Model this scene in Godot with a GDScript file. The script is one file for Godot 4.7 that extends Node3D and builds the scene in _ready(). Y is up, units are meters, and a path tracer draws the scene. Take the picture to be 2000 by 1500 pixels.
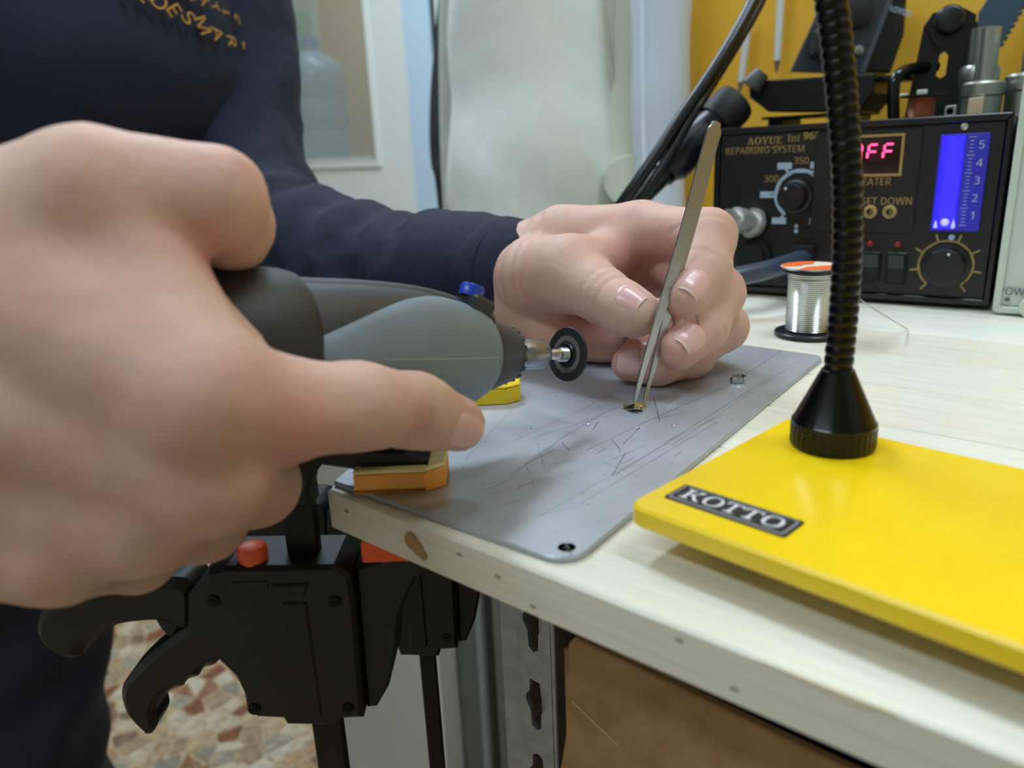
extends Node3D

const T := 0.92          # height of the bench top
var mats := {}
var rng := RandomNumberGenerator.new()
var names := {}


func _ready() -> void:
	rng.seed = 11
	set_view()
	set_lights()
	build_room()
	build_bench()
	build_station()
	build_shelf_things()
	build_background()
	build_under_bench()
	build_plate_things()
	build_lamp()
	build_clamps()
	build_tool()
	build_person()


func set_view() -> void:
	var cam := Camera3D.new()
	cam.name = "camera"
	add_child(cam)
	cam.position = Vector3(0, 1.028, 0)
	cam.basis = Basis.from_euler(Vector3(deg_to_rad(-16.721), deg_to_rad(40.852), deg_to_rad(-2.605)), EULER_ORDER_YXZ)
	var ca := CameraAttributesPhysical.new()
	ca.frustum_focal_length = 23.96
	ca.frustum_focus_distance = 0.325
	ca.frustum_near = 0.02
	ca.frustum_far = 50.0
	ca.exposure_aperture = 8.5
	cam.attributes = ca
	cam.fov = 53.2
	cam.near = 0.02
	cam.current = true
	var we := WorldEnvironment.new()
	we.name = "environment"
	var e := Environment.new()
	e.background_mode = Environment.BG_COLOR
	e.background_color = Color(0.02, 0.02, 0.022)
	e.tonemap_mode = Environment.TONE_MAPPER_LINEAR
	e.tonemap_exposure = 1.0
	e.sdfgi_enabled = true
	e.ssao_enabled = true
	e.ssil_enabled = true
	we.environment = e
	add_child(we)


func tube_light(at: Vector3, turn: float, length: float, energy: float, tilt := -90.0) -> void:
	var l := AreaLight3D.new()
	l.name = "tube_light"
	l.area_size = Vector2(length, 0.16)
	l.light_energy = energy
	l.light_color = Color(0.85, 0.925, 1.0)
	l.shadow_enabled = true
	l.set("area_range", 12.0)
	l.set("area_attenuation", 2.0)
	l.position = at
	l.rotation_degrees = Vector3(tilt, turn, 0)
	add_child(l, true)


func set_lights() -> void:
	tube_light(Vector3(0.20, 2.40, -0.45), 0, 1.0, 1.5)
	tube_light(Vector3(-0.55, 2.40, 0.95), 0, 1.2, 1.6)
	tube_light(Vector3(-1.30, 2.40, -0.70), 90, 1.2, 3.2)
	tube_light(Vector3(-2.4, 2.40, -2.08), 0, 1.2, 1.0)


# ---------------------------------------------------------------- helpers
func mat(key: String, c := Color.WHITE, rough := 0.6, metal := 0.0) -> StandardMaterial3D:
	if not mats.has(key):
		var m := StandardMaterial3D.new()
		m.resource_name = key
		m.albedo_color = c
		m.roughness = rough
		m.metallic = metal
		mats[key] = m
	return mats[key]


func noise_tex(freq: float, ramp: Array, seed_ := 1, size := 512, octaves := 4) -> NoiseTexture2D:
	var n := FastNoiseLite.new()
	n.seed = seed_
	n.noise_type = FastNoiseLite.TYPE_SIMPLEX_SMOOTH
	n.frequency = freq
	n.fractal_octaves = octaves
	var t := NoiseTexture2D.new()
	t.width = size
	t.height = size
	t.seamless = true
	t.noise = n
	if ramp.size():
		var g := Gradient.new()
		g.offsets = PackedFloat32Array(ramp.map(func(x): return x[0]))
		g.colors = PackedColorArray(ramp.map(func(x): return x[1]))
		t.color_ramp = g
	return t


func tri_mat(key: String, tex: Texture2D, scale: Vector3, rough := 0.6, metal := 0.0, world := false) -> StandardMaterial3D:
	if not mats.has(key):
		var m := mat(key, Color.WHITE, rough, metal)
		m.albedo_texture = tex
		m.uv1_triplanar = true
		m.uv1_world_triplanar = world
		m.uv1_scale = scale
	return mats[key]


func bump(m: StandardMaterial3D, freq: float, strength: float, seed_ := 5) -> void:
	var n := noise_tex(freq, [], seed_, 512, 3)
	n.as_normal_map = true
	n.bump_strength = 4.0
	m.normal_enabled = true
	m.normal_texture = n
	m.normal_scale = strength


func numbered(called: String) -> String:
	names[called] = names.get(called, -1) + 1
	return called if names[called] == 0 else "%s_%03d" % [called, names[called]]


func thing(called: String, label: String, category: String, at := Vector3.ZERO, turn := 0.0, group := "") -> Node3D:
	var o := Node3D.new()
	o.name = numbered(called)
	add_child(o, true)
	o.position = at
	o.rotation.y = turn
	tag(o, label, category, group)
	return o


func tag(o: Node, label: String, category: String, group := "", kind := "") -> Node:
	if label:
		o.set_meta("label", label)
	if category:
		o.set_meta("category", category)
	if group:
		o.set_meta("group", group)
	if kind:
		o.set_meta("kind", kind)
	return o


func obj(called: String, mesh: Mesh, m: Material, parent: Node = null, at := Vector3.ZERO, rot := Vector3.ZERO) -> MeshInstance3D:
	var o := MeshInstance3D.new()
	o.mesh = mesh
	o.material_override = m
	o.name = called if parent else numbered(called)
	(parent if parent else self).add_child(o, true)
	o.position = at
	o.rotation_degrees = rot
	return o


func aim(o: Node3D, at: Vector3, x: Vector3, y: Vector3) -> Node3D:
	# x along the first direction, y as near as can be to the second
	var bx := x.normalized()
	var bz := bx.cross(y).normalized()
	o.transform = Transform3D(Basis(bx, bz.cross(bx), bz), at)
	return o


func struct(called: String, mesh: Mesh, m: Material, at := Vector3.ZERO, label := "") -> MeshInstance3D:
	var o := obj(called, mesh, m, null, at)
	o.set_meta("kind", "structure")
	if label:
		o.set_meta("label", label)
	return o


func begin() -> SurfaceTool:
	var st := SurfaceTool.new()
	st.begin(Mesh.PRIMITIVE_TRIANGLES)
	return st


func fin(st: SurfaceTool) -> ArrayMesh:
	st.generate_normals()
	st.index()
	return st.commit()


func tri(st: SurfaceTool, a: Vector3, b: Vector3, c: Vector3) -> void:
	st.add_vertex(a)
	st.add_vertex(c)
	st.add_vertex(b)


func quad(st: SurfaceTool, a: Vector3, b: Vector3, c: Vector3, d: Vector3) -> void:
	tri(st, a, b, c)
	tri(st, a, c, d)


func add_box(st: SurfaceTool, s: Vector3, b: float, xf := Transform3D()) -> void:
	st.set_smooth_group(-1)
	var h := s / 2.0
	b = minf(b, minf(h.x, minf(h.y, h.z)) * 0.95)
	for ax in 3:
		var u := (ax + 1) % 3
		var w := (ax + 2) % 3
		for sg in [-1, 1]:
			var q := []
			for c in [[-1, -1], [1, -1], [1, 1], [-1, 1]]:
				var p := Vector3()
				p[ax] = sg * h[ax]
				p[u] = c[0] * (h[u] - b)
				p[w] = c[1] * (h[w] - b)
				q.append(xf * p)
			if sg < 0:
				q.reverse()
			quad(st, q[0], q[1], q[2], q[3])
	if b <= 0.0:
		return
	for ax in 3:
		var u := (ax + 1) % 3
		var w := (ax + 2) % 3
		for su in [-1, 1]:
			for sw in [-1, 1]:
				var e := []
				for c in [[0, -1], [0, 1], [1, 1], [1, -1]]:
					var p := Vector3()
					p[ax] = c[1] * (h[ax] - b)
					p[u] = su * (h[u] if c[0] == 0 else h[u] - b)
					p[w] = sw * (h[w] - b if c[0] == 0 else h[w])
					e.append(xf * p)
				if su * sw > 0:
					e.reverse()
				quad(st, e[0], e[1], e[2], e[3])
	for sx in [-1, 1]:
		for sy in [-1, 1]:
			for sz in [-1, 1]:
				var a := xf * Vector3(sx * h.x, sy * (h.y - b), sz * (h.z - b))
				var c := xf * Vector3(sx * (h.x - b), sy * h.y, sz * (h.z - b))
				var d := xf * Vector3(sx * (h.x - b), sy * (h.y - b), sz * h.z)
				if sx * sy * sz > 0:
					tri(st, a, c, d)
				else:
					tri(st, a, d, c)


func box(s: Vector3, b := 0.0005) -> ArrayMesh:
	var st := begin()
	add_box(st, s, b)
	return fin(st)


func add_lathe(st: SurfaceTool, prof: Array, seg := 40, xf := Transform3D()) -> void:
	# prof: [radius, height] from bottom to top, turned about y
	var g := 1
	for i in prof.size() - 1:
		if i > 0:
			var d0 := Vector2(prof[i][0] - prof[i - 1][0], prof[i][1] - prof[i - 1][1]).normalized()
			var d1 := Vector2(prof[i + 1][0] - prof[i][0], prof[i + 1][1] - prof[i][1]).normalized()
			if d0.dot(d1) < 0.8:
				g += 1
		st.set_smooth_group(g)
		for k in seg:
			var a0 := TAU * k / seg
			var a1 := TAU * (k + 1) / seg
			var p := xf * Vector3(prof[i][0] * cos(a0), prof[i][1], prof[i][0] * sin(a0))
			var q := xf * Vector3(prof[i][0] * cos(a1), prof[i][1], prof[i][0] * sin(a1))
			var r := xf * Vector3(prof[i + 1][0] * cos(a1), prof[i + 1][1], prof[i + 1][0] * sin(a1))
			var s := xf * Vector3(prof[i + 1][0] * cos(a0), prof[i + 1][1], prof[i + 1][0] * sin(a0))
			if prof[i][0] > 0.0:
				tri(st, p, r, q)
			if prof[i + 1][0] > 0.0:
				tri(st, p, s, r)


func lathe(prof: Array, seg := 40) -> ArrayMesh:
	var st := begin()
	add_lathe(st, prof, seg)
	return fin(st)


func along(a: Vector3, b: Vector3) -> Transform3D:
	# y runs from a to b
	var y := (b - a).normalized()
	var x := y.cross(Vector3(0.3, 0.2, 0.93)).normalized()
	return Transform3D(Basis(x, y, x.cross(y)), a)


func add_tube(st: SurfaceTool, pts: Array, rad: Array, seg := 16, flat := 1.0, up := Vector3.UP) -> void:
	# a sweep; flat squeezes the section along the side that is nearest to up
	var n := pts.size()
	var prev := []
	var nrm := Vector3()
	for i in n:
		var t: Vector3 = (pts[mini(i + 1, n - 1)] - pts[maxi(i - 1, 0)]).normalized()
		if i == 0:
			nrm = (up - t * up.dot(t)).normalized() if absf(up.dot(t)) < 0.99 else t.cross(Vector3.RIGHT).normalized()
		else:
			nrm = (nrm - t * nrm.dot(t)).normalized()
		var bin := t.cross(nrm)
		var r: float = rad[mini(i, rad.size() - 1)]
		var ring := []
		for k in seg:
			var a := TAU * k / seg
			ring.append(pts[i] + nrm * (cos(a) * r * flat) + bin * (sin(a) * r))
		if i > 0:
			st.set_smooth_group(1)
			for k in seg:
				var k1 := (k + 1) % seg
				quad(st, prev[k], prev[k1], ring[k1], ring[k])
		if i == 0 or i == n - 1:
			st.set_smooth_group(-1)
			for k in range(1, seg - 1):
				if i == 0:
					tri(st, ring[0], ring[k + 1], ring[k])
				else:
					tri(st, ring[0], ring[k], ring[k + 1])
		prev = ring


func tube(pts: Array, rad: Array, seg := 16, flat := 1.0, up := Vector3.UP) -> ArrayMesh:
	var st := begin()
	add_tube(st, pts, rad, seg, flat, up)
	return fin(st)


func curve(pts: Array, n := 24) -> Array:
	# a smooth line through the points
	var out := []
	for i in pts.size() - 1:
		var p0: Vector3 = pts[maxi(i - 1, 0)]
		var p3: Vector3 = pts[mini(i + 2, pts.size() - 1)]
		var m := maxi(2, n / (pts.size() - 1))
		for k in m:
			out.append((pts[i] as Vector3).cubic_interpolate(pts[i + 1], p0, p3, float(k) / m))
	out.append(pts[pts.size() - 1])
	return out


func smooth2(pts: Array, n := 5) -> PackedVector2Array:
	var out := PackedVector2Array()
	var m := pts.size()
	for i in m:
		var a := Vector2(pts[i][0], pts[i][1])
		var b := Vector2(pts[(i + 1) % m][0], pts[(i + 1) % m][1])
		if pts[i].size() > 2:      # marked: a straight side begins here
			out.append(a)
			continue
		var p := Vector2(pts[(i + m - 1) % m][0], pts[(i + m - 1) % m][1])
		var q := Vector2(pts[(i + 2) % m][0], pts[(i + 2) % m][1])
		for k in n:
			out.append(a.cubic_interpolate(b, p, q, float(k) / n))
	return out


func round_rect(w: float, h: float, r: float, n := 5) -> PackedVector2Array:
	var out := PackedVector2Array()
	for c in [[1, 1, 0], [-1, 1, 1], [-1, -1, 2], [1, -1, 3]]:
		for k in n + 1:
			var a: float = PI / 2 * (c[2] + float(k) / n)
			out.append(Vector2(c[0] * (w / 2 - r) + cos(a) * r, c[1] * (h / 2 - r) + sin(a) * r))
	return out


func ring2(r: float, n := 24, c := Vector2.ZERO) -> PackedVector2Array:
	var out := PackedVector2Array()
	for k in n:
		out.append(c + Vector2(cos(TAU * k / n), sin(TAU * k / n)) * r)
	return out


func holed(outer: PackedVector2Array, hole: PackedVector2Array) -> PackedVector2Array:
	# joins a hole to the outline by a closed cut; both run counter-clockwise
	if Geometry2D.is_polygon_clockwise(outer):
		outer.reverse()
	if not Geometry2D.is_polygon_clockwise(hole):
		hole.reverse()
	var bi := 0
	var bj := 0
	var best := 1e9
	for i in outer.size():
		for j in hole.size():
			var d := outer[i].distance_squared_to(hole[j])
			if d < best:
				best = d
				bi = i
				bj = j
	var cut := (hole[bj] - outer[bi]).normalized().orthogonal() * 0.000004
	var out := PackedVector2Array()
	for i in outer.size():
		out.append(outer[i])
		if i == bi:
			for j in hole.size():
				out.append(hole[(bj + j) % hole.size()])
			out.append(hole[bj] + cut)
			out.append(outer[bi] + cut)
	return out


func add_extrude(st: SurfaceTool, poly: PackedVector2Array, d: float, b := 0.0, xf := Transform3D(), soft := false) -> void:
	# poly in xy, thickness d along z from 0, edges chamfered by b
	if Geometry2D.is_polygon_clockwise(poly):
		poly.reverse()
	var n := poly.size()
	var inn := PackedVector2Array()
	for i in n:
		var e0 := (poly[i] - poly[(i + n - 1) % n]).normalized()
		var e1 := (poly[(i + 1) % n] - poly[i]).normalized()
		var n0 := Vector2(-e0.y, e0.x)
		var n1 := Vector2(-e1.y, e1.x)
		var m := n0 + n1
		m = m / maxf(0.3, m.length_squared()) * 2.0 if m.length() > 0.1 else Vector2.ZERO
		inn.append(poly[i] + m * b)
	var rings := [[inn, 0.0], [poly, b], [poly, d - b], [inn, d]] if b > 0.0 else [[poly, 0.0], [poly, d]]
	for r in rings.size() - 1:
		st.set_smooth_group(20 + r if soft else -1)
		for i in n:
			var j := (i + 1) % n
			var p: PackedVector2Array = rings[r][0]
			var q: PackedVector2Array = rings[r + 1][0]
			quad(st, xf * Vector3(p[i].x, p[i].y, rings[r][1]), xf * Vector3(p[j].x, p[j].y, rings[r][1]), xf * Vector3(q[j].x, q[j].y, rings[r + 1][1]), xf * Vector3(q[i].x, q[i].y, rings[r + 1][1]))
	st.set_smooth_group(-1)
	var cap: PackedVector2Array = rings[0][0]
	var ix := Geometry2D.triangulate_polygon(cap)
	if ix.is_empty():
		ix = Geometry2D.triangulate_delaunay(cap)
	for k in range(0, ix.size(), 3):
		var a := cap[ix[k]]
		var c := cap[ix[k + 1]]
		var e := cap[ix[k + 2]]
		if (c - a).cross(e - a) < 0.0:
			var s := c
			c = e
			e = s
		tri(st, xf * Vector3(a.x, a.y, d), xf * Vector3(c.x, c.y, d), xf * Vector3(e.x, e.y, d))
		tri(st, xf * Vector3(a.x, a.y, 0), xf * Vector3(e.x, e.y, 0), xf * Vector3(c.x, c.y, 0))


func extrude(poly: PackedVector2Array, d: float, b := 0.0, soft := false) -> ArrayMesh:
	var st := begin()
	add_extrude(st, poly, d, b, Transform3D(), soft)
	return fin(st)


func text(s: String, cap: float, depth := 0.0003, serif := false, bold := 400) -> TextMesh:
	var t := TextMesh.new()
	var f := SystemFont.new()
	f.font_names = PackedStringArray(["Droid Serif" if serif else "Droid Sans"])
	f.font_weight = bold
	t.font = f
	t.text = s
	t.font_size = 64
	t.pixel_size = cap / (64.0 * 0.98)
	t.depth = depth
	return t


# ---- rounded bodies: tapered capsules joined softly, meshed as surface nets
func bones_of(chains: Array) -> Array:
	var out := []
	for c in chains:
		for i in c.size() - 1:
			out.append([Vector3(c[i][0], c[i][1], c[i][2]), Vector3(c[i + 1][0], c[i + 1][1], c[i + 1][2]), float(c[i][3]), float(c[i + 1][3])])
	return out


func field(bones: Array, p: Vector3, k: float) -> float:
	var s := 0.0
	for b in bones:
		var ba: Vector3 = b[1] - b[0]
		var t := clampf((p - b[0]).dot(ba) / ba.length_squared(), 0.0, 1.0)
		s += exp(-k * ((p - b[0] - ba * t).length() - lerpf(b[2], b[3], t)))
	return -log(maxf(s, 1e-30)) / k


func nets(bones: Array, cell: float, k: float) -> Array:
	var mn := Vector3.ONE * 1e9
	var mx := -mn
	for b in bones:
		for e in 2:
			var r: float = b[2 + e] + 0.004 + 3.0 * cell
			mn = mn.min(b[e] - Vector3.ONE * r)
			mx = mx.max(b[e] + Vector3.ONE * r)
	var nx := int((mx.x - mn.x) / cell) + 2
	var ny := int((mx.y - mn.y) / cell) + 2
	var nz := int((mx.z - mn.z) / cell) + 2
	var s := PackedFloat32Array()
	s.resize(nx * ny * nz)
	var far := 3.2 / k + 2.0 * cell
	for b in bones:
		var a: Vector3 = b[0]
		var ba: Vector3 = b[1] - a
		var il := 1.0 / ba.length_squared()
		var ra: float = b[2]
		var dr: float = b[3] - ra
		var rm := maxf(b[2], b[3]) + far
		var lo: Vector3 = (a.min(b[1]) - Vector3.ONE * rm - mn) / cell
		var hi: Vector3 = (a.max(b[1]) + Vector3.ONE * rm - mn) / cell
		var x0 := maxi(0, int(lo.x))
		var y0 := maxi(0, int(lo.y))
		var x1 := mini(nx - 1, int(hi.x) + 1)
		var y1 := mini(ny - 1, int(hi.y) + 1)
		for z in range(maxi(0, int(lo.z)), mini(nz - 1, int(hi.z) + 1) + 1):
			for y in range(y0, y1 + 1):
				var at := (z * ny + y) * nx
				var q := Vector3(mn.x, mn.y + y * cell, mn.z + z * cell) - a
				for x in range(x0, x1 + 1):
					var v := Vector3(q.x + x * cell, q.y, q.z)
					var t := clampf(v.dot(ba) * il, 0.0, 1.0)
					var d := (v - ba * t).length() - ra - dr * t
					if d < far:
						s[at + x] += exp(-k * d)
	var verts := PackedVector3Array()
	var idx := PackedInt32Array()
	var where := {}
	var sx := 1
	var sy := nx
	var sz := nx * ny
	var big := 2.2 * cell
	var s_lo := exp(-k * big)
	var s_hi := exp(k * big)
	var offs := [0, sx, sy, sx + sy, sz, sx + sz, sy + sz, sx + sy + sz]
	var cor := [Vector3(0, 0, 0), Vector3(1, 0, 0), Vector3(0, 1, 0), Vector3(1, 1, 0), Vector3(0, 0, 1), Vector3(1, 0, 1), Vector3(0, 1, 1), Vector3(1, 1, 1)]
	var edges := [[0, 1], [2, 3], [4, 5], [6, 7], [0, 2], [1, 3], [4, 6], [5, 7], [0, 4], [1, 5], [2, 6], [3, 7]]
	var f := PackedFloat32Array()
	f.resize(8)
	for z in nz - 1:
		for y in ny - 1:
			var row := (z * ny + y) * nx
			for x in nx - 1:
				var i := row + x
				var c0 := s[i]
				if c0 < s_lo * 0.2 or c0 > s_hi * 5.0:
					continue
				var inside := 0
				for c in 8:
					if s[i + offs[c]] > 1.0:
						inside += 1
				if inside == 0 or inside == 8:
					continue
				for c in 8:
					f[c] = -log(maxf(s[i + offs[c]], 1e-9)) / k
				var sum := Vector3()
				var n := 0
				for e in edges:
					var fa := f[e[0]]
					var fb := f[e[1]]
					if (fa < 0.0) != (fb < 0.0):
						sum += (cor[e[0]] as Vector3).lerp(cor[e[1]], fa / (fa - fb))
						n += 1
				where[i] = verts.size()
				verts.append(mn + (Vector3(x, y, z) + sum / n) * cell)
	for i in where:
		var in0: bool = s[i] > 1.0
		for ax in 3:
			var st: int = [sx, sy, sz][ax]
			var u: int = [sy, sz, sx][ax]
			var w: int = [sz, sx, sy][ax]
			if (s[i + st] > 1.0) == in0:
				continue
			if not (where.has(i - u) and where.has(i - w) and where.has(i - u - w)):
				continue
			var a: int = where[i]
			var b: int = where[i - u]
			var c: int = where[i - u - w]
			var d: int = where[i - w]
			if in0:
				idx.append_array(PackedInt32Array([a, c, b, a, d, c]))
			else:
				idx.append_array(PackedInt32Array([a, b, c, a, c, d]))
	return [verts, idx]


func normals_of(verts: PackedVector3Array, idx: PackedInt32Array) -> PackedVector3Array:
	var n := PackedVector3Array()
	n.resize(verts.size())
	for k in range(0, idx.size(), 3):
		var a := verts[idx[k]]
		var c := (verts[idx[k + 2]] - a).cross(verts[idx[k + 1]] - a)
		n[idx[k]] += c
		n[idx[k + 1]] += c
		n[idx[k + 2]] += c
	for i in n.size():
		n[i] = n[i].normalized()
	return n


func skin_mesh(parts: Array) -> ArrayMesh:
	# several nets [verts, idx, colors or null] as one mesh
	var v := PackedVector3Array()
	var n := PackedVector3Array()
	var ix := PackedInt32Array()
	var col := PackedColorArray()
	for p in parts:
		var base := v.size()
		v.append_array(p[0])
		n.append_array(normals_of(p[0], p[1]))
		for i in p[1]:
			ix.append(i + base)
		if p.size() > 2:
			col.append_array(p[2])
	var arr := []
	arr.resize(Mesh.ARRAY_MAX)
	arr[Mesh.ARRAY_VERTEX] = v
	arr[Mesh.ARRAY_NORMAL] = n
	arr[Mesh.ARRAY_INDEX] = ix
	if col.size() == v.size():
		arr[Mesh.ARRAY_COLOR] = col
	var m := ArrayMesh.new()
	m.add_surface_from_arrays(Mesh.PRIMITIVE_TRIANGLES, arr)
	return m


# ---------------------------------------------------------------- the room
func fixture(at: Vector3, turn: float, label: String) -> void:
	var t := thing("ceiling_light", label, "lamp", at, deg_to_rad(turn), "tube lights on the ceiling")
	obj("housing", box(Vector3(1.26, 0.05, 0.2), 0.006), mat("white_enamel", Color(0.88, 0.88, 0.86), 0.5), t, Vector3(0, 0.05, 0))
	var g := mat("tube_glow", Color(0.95, 0.97, 0.95), 0.5)
	g.emission_enabled = true
	g.emission = Color(0.96, 1.0, 0.97)
	g.emission_energy_multiplier = 2.5
	for s in [-1, 1]:
		obj("lamp_tube", tube([Vector3(-0.6, 0.0125, s * 0.05), Vector3(0.6, 0.0125, s * 0.05)], [0.0125], 10), g, t)


func slab(lo: Vector3, hi: Vector3) -> ArrayMesh:
	var st := begin()
	add_box(st, hi - lo, 0.0, Transform3D(Basis(), (lo + hi) / 2))
	return fin(st)


func build_room() -> void:
	var white := tri_mat("wall_paint", noise_tex(0.02, [[0.0, Color(0.83, 0.84, 0.81)], [1.0, Color(0.88, 0.88, 0.85)]], 3), Vector3.ONE, 0.85)
	var yellow := tri_mat("yellow_wall_paint", noise_tex(0.012, [[0.0, Color(0.90, 0.68, 0.17)], [0.5, Color(0.92, 0.71, 0.19)], [1.0, Color(0.93, 0.73, 0.22)]], 4), Vector3.ONE * 1.5, 0.6)
	var ochre := mat("ochre_wall_paint", Color(0.80, 0.63, 0.36), 0.8)
	struct("ceiling", slab(Vector3(-4.3, 2.5, -2.6), Vector3(1.7, 2.6, 1.9)), white)
	struct("wall_back", slab(Vector3(-0.452, 0, -0.93), Vector3(1.7, 2.5, -0.83)), yellow, Vector3.ZERO, "yellow painted wall behind the workbench")
	struct("wall_return", slab(Vector3(-0.452, 0, -1.6), Vector3(-0.37, 2.5, -0.931)), white)
	struct("wall_right", slab(Vector3(1.6, 0, -0.829), Vector3(1.7, 2.5, 1.8)), white)
	struct("wall_front", slab(Vector3(-4.2, 0, 1.8), Vector3(1.7, 2.5, 1.9)), white)
	struct("wall_left", slab(Vector3(-4.3, 0, -2.6), Vector3(-4.2, 2.5, 1.9)), white)
	struct("wall_far", slab(Vector3(-1.574, 0, -1.7), Vector3(-0.37, 2.5, -1.601)), white)
	struct("wall_beside_door", slab(Vector3(-4.199, 0, -1.7), Vector3(-2.68, 2.5, -1.6)), white)
	struct("wall_over_door", slab(Vector3(-2.68, 2.1, -1.7), Vector3(-1.574, 2.5, -1.6)), white)
	struct("wall_next_room", slab(Vector3(-4.199, 0, -2.6), Vector3(-0.37, 2.5, -2.5)), ochre)
	struct("wall_next_room_side", slab(Vector3(-0.47, 0, -2.499), Vector3(-0.37, 2.5, -1.7)), ochre)
	fixture(Vector3(0.20, 2.41, -0.45), 0, "twin tube ceiling light above the workbench")
	fixture(Vector3(-0.55, 2.41, 0.95), 0, "twin tube ceiling light above the open floor in front of the bench")
	fixture(Vector3(-1.30, 2.41, -0.70), 90, "twin tube ceiling light in front of the glazed door")
	fixture(Vector3(-2.4, 2.41, -2.08), 0, "twin tube ceiling light in the room beyond the door")
	build_floor()
	# door with a glass pane and the room seen through it
	var dm := mat("door_white", Color(0.86, 0.87, 0.84), 0.45)
	var st := begin()
	add_extrude(st, holed(PackedVector2Array([Vector2(-2.66, 0.01), Vector2(-1.725, 0.01), Vector2(-1.725, 2.06), Vector2(-2.66, 2.06)]), PackedVector2Array([Vector2(-2.50, 1.022), Vector2(-1.893, 1.022), Vector2(-1.893, 1.95), Vector2(-2.50, 1.95)])), 0.04, 0.0)
	var door := struct("door_1", fin(st), dm, Vector3(0, 0, -1.65), "white door with a tall glass pane")
	var glass := mat("pane_glass", Color(0.74, 0.76, 0.72, 0.30), 0.05)
	glass.transparency = BaseMaterial3D.TRANSPARENCY_ALPHA
	obj("pane", box(Vector3(0.607, 0.928, 0.006), 0), glass, door, Vector3(-2.1965, 1.486, 0.02))
	st = begin()
	add_extrude(st, holed(PackedVector2Array([Vector2(-2.515, 1.007), Vector2(-1.878, 1.007), Vector2(-1.878, 1.965), Vector2(-2.515, 1.965)]), PackedVector2Array([Vector2(-2.499, 1.023), Vector2(-1.894, 1.023), Vector2(-1.894, 1.949), Vector2(-2.499, 1.949)])), 0.008, 0.001)
	obj("glazing_bead", fin(st), dm, door, Vector3(0, 0, 0.0405))
	obj("door_handle", tube([Vector3(-2.60, 1.02, 0.041), Vector3(-2.60, 1.02, 0.08), Vector3(-2.52, 1.02, 0.085)], [0.009], 10), mat("brushed_steel", Color(0.7, 0.7, 0.7), 0.3, 1.0), door)
	var fr := mat("frame_pale", Color(0.74, 0.82, 0.88), 0.35)
	struct("trim_1", slab(Vector3(-1.724, 0, -1.69), Vector3(-1.6185, 2.1, -1.60)), fr, Vector3.ZERO, "pale blue-white door jamb")
	struct("trim_2", slab(Vector3(-1.618, 0, -1.66), Vector3(-1.5945, 2.1, -1.605)), mat("black_gasket", Color(0.07, 0.08, 0.09), 0.6), Vector3.ZERO, "black gap strip beside the door jamb")
	struct("trim_3", slab(Vector3(-1.594, 0, -1.66), Vector3(-1.5745, 2.1, -1.597)), dm, Vector3.ZERO, "thin white strip beside the black gap")
	# what stands in the next room
	var jug := thing("water_jug", "blue-grey translucent water jug seen through the door pane", "water jug", Vector3(-2.8391, 1.0418, -2.1))
	var jm := mat("jug_plastic", Color(0.50, 0.61, 0.68), 0.25)
	jm.subsurf_scatter_enabled = true
	jm.subsurf_scatter_strength = 0.4
	obj("body", lathe([[0, 0], [0.12, 0], [0.135, 0.015], [0.135, 0.10], [0.132, 0.11], [0.132, 0.12], [0.135, 0.13], [0.135, 0.22], [0.132, 0.23], [0.132, 0.24], [0.135, 0.25], [0.135, 0.34], [0.12, 0.375], [0.08, 0.405], [0.035, 0.425], [0.033, 0.46], [0, 0.46]], 40), jm, jug)
	obj("cap", lathe([[0.037, 0.435], [0.037, 0.475], [0, 0.477]], 24), mat("cap_blue", Color(0.25, 0.42, 0.66), 0.4), jug)
	var foot := jug.position
	var stand := thing("jug_stand", "white stand under the water jug in the next room", "stand", Vector3(foot.x, 0, foot.z))
	obj("cabinet", box(Vector3(0.31, foot.y - 0.04, 0.31), 0.012), dm, stand, Vector3(0, (foot.y - 0.04) / 2, 0))
	obj("top", box(Vector3(0.33, 0.04, 0.33), 0.01), dm, stand, Vector3(0, foot.y - 0.0205, 0))
	var ps := thing("wall_poster", "pale poster with a green patch on the ochre wall beyond the door", "poster", Vector3(-3.4283, 1.6235, -2.494))
	obj("sheet", box(Vector3(0.30, 0.42, 0.004), 0.001), mat("poster_paper", Color(0.80, 0.82, 0.70), 0.7), ps)
	obj("green_print", extrude(round_rect(0.2, 0.26, 0.05), 0.001), mat("poster_green", Color(0.55, 0.72, 0.56), 0.7), ps, Vector3(0, -0.02, 0.002))


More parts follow.
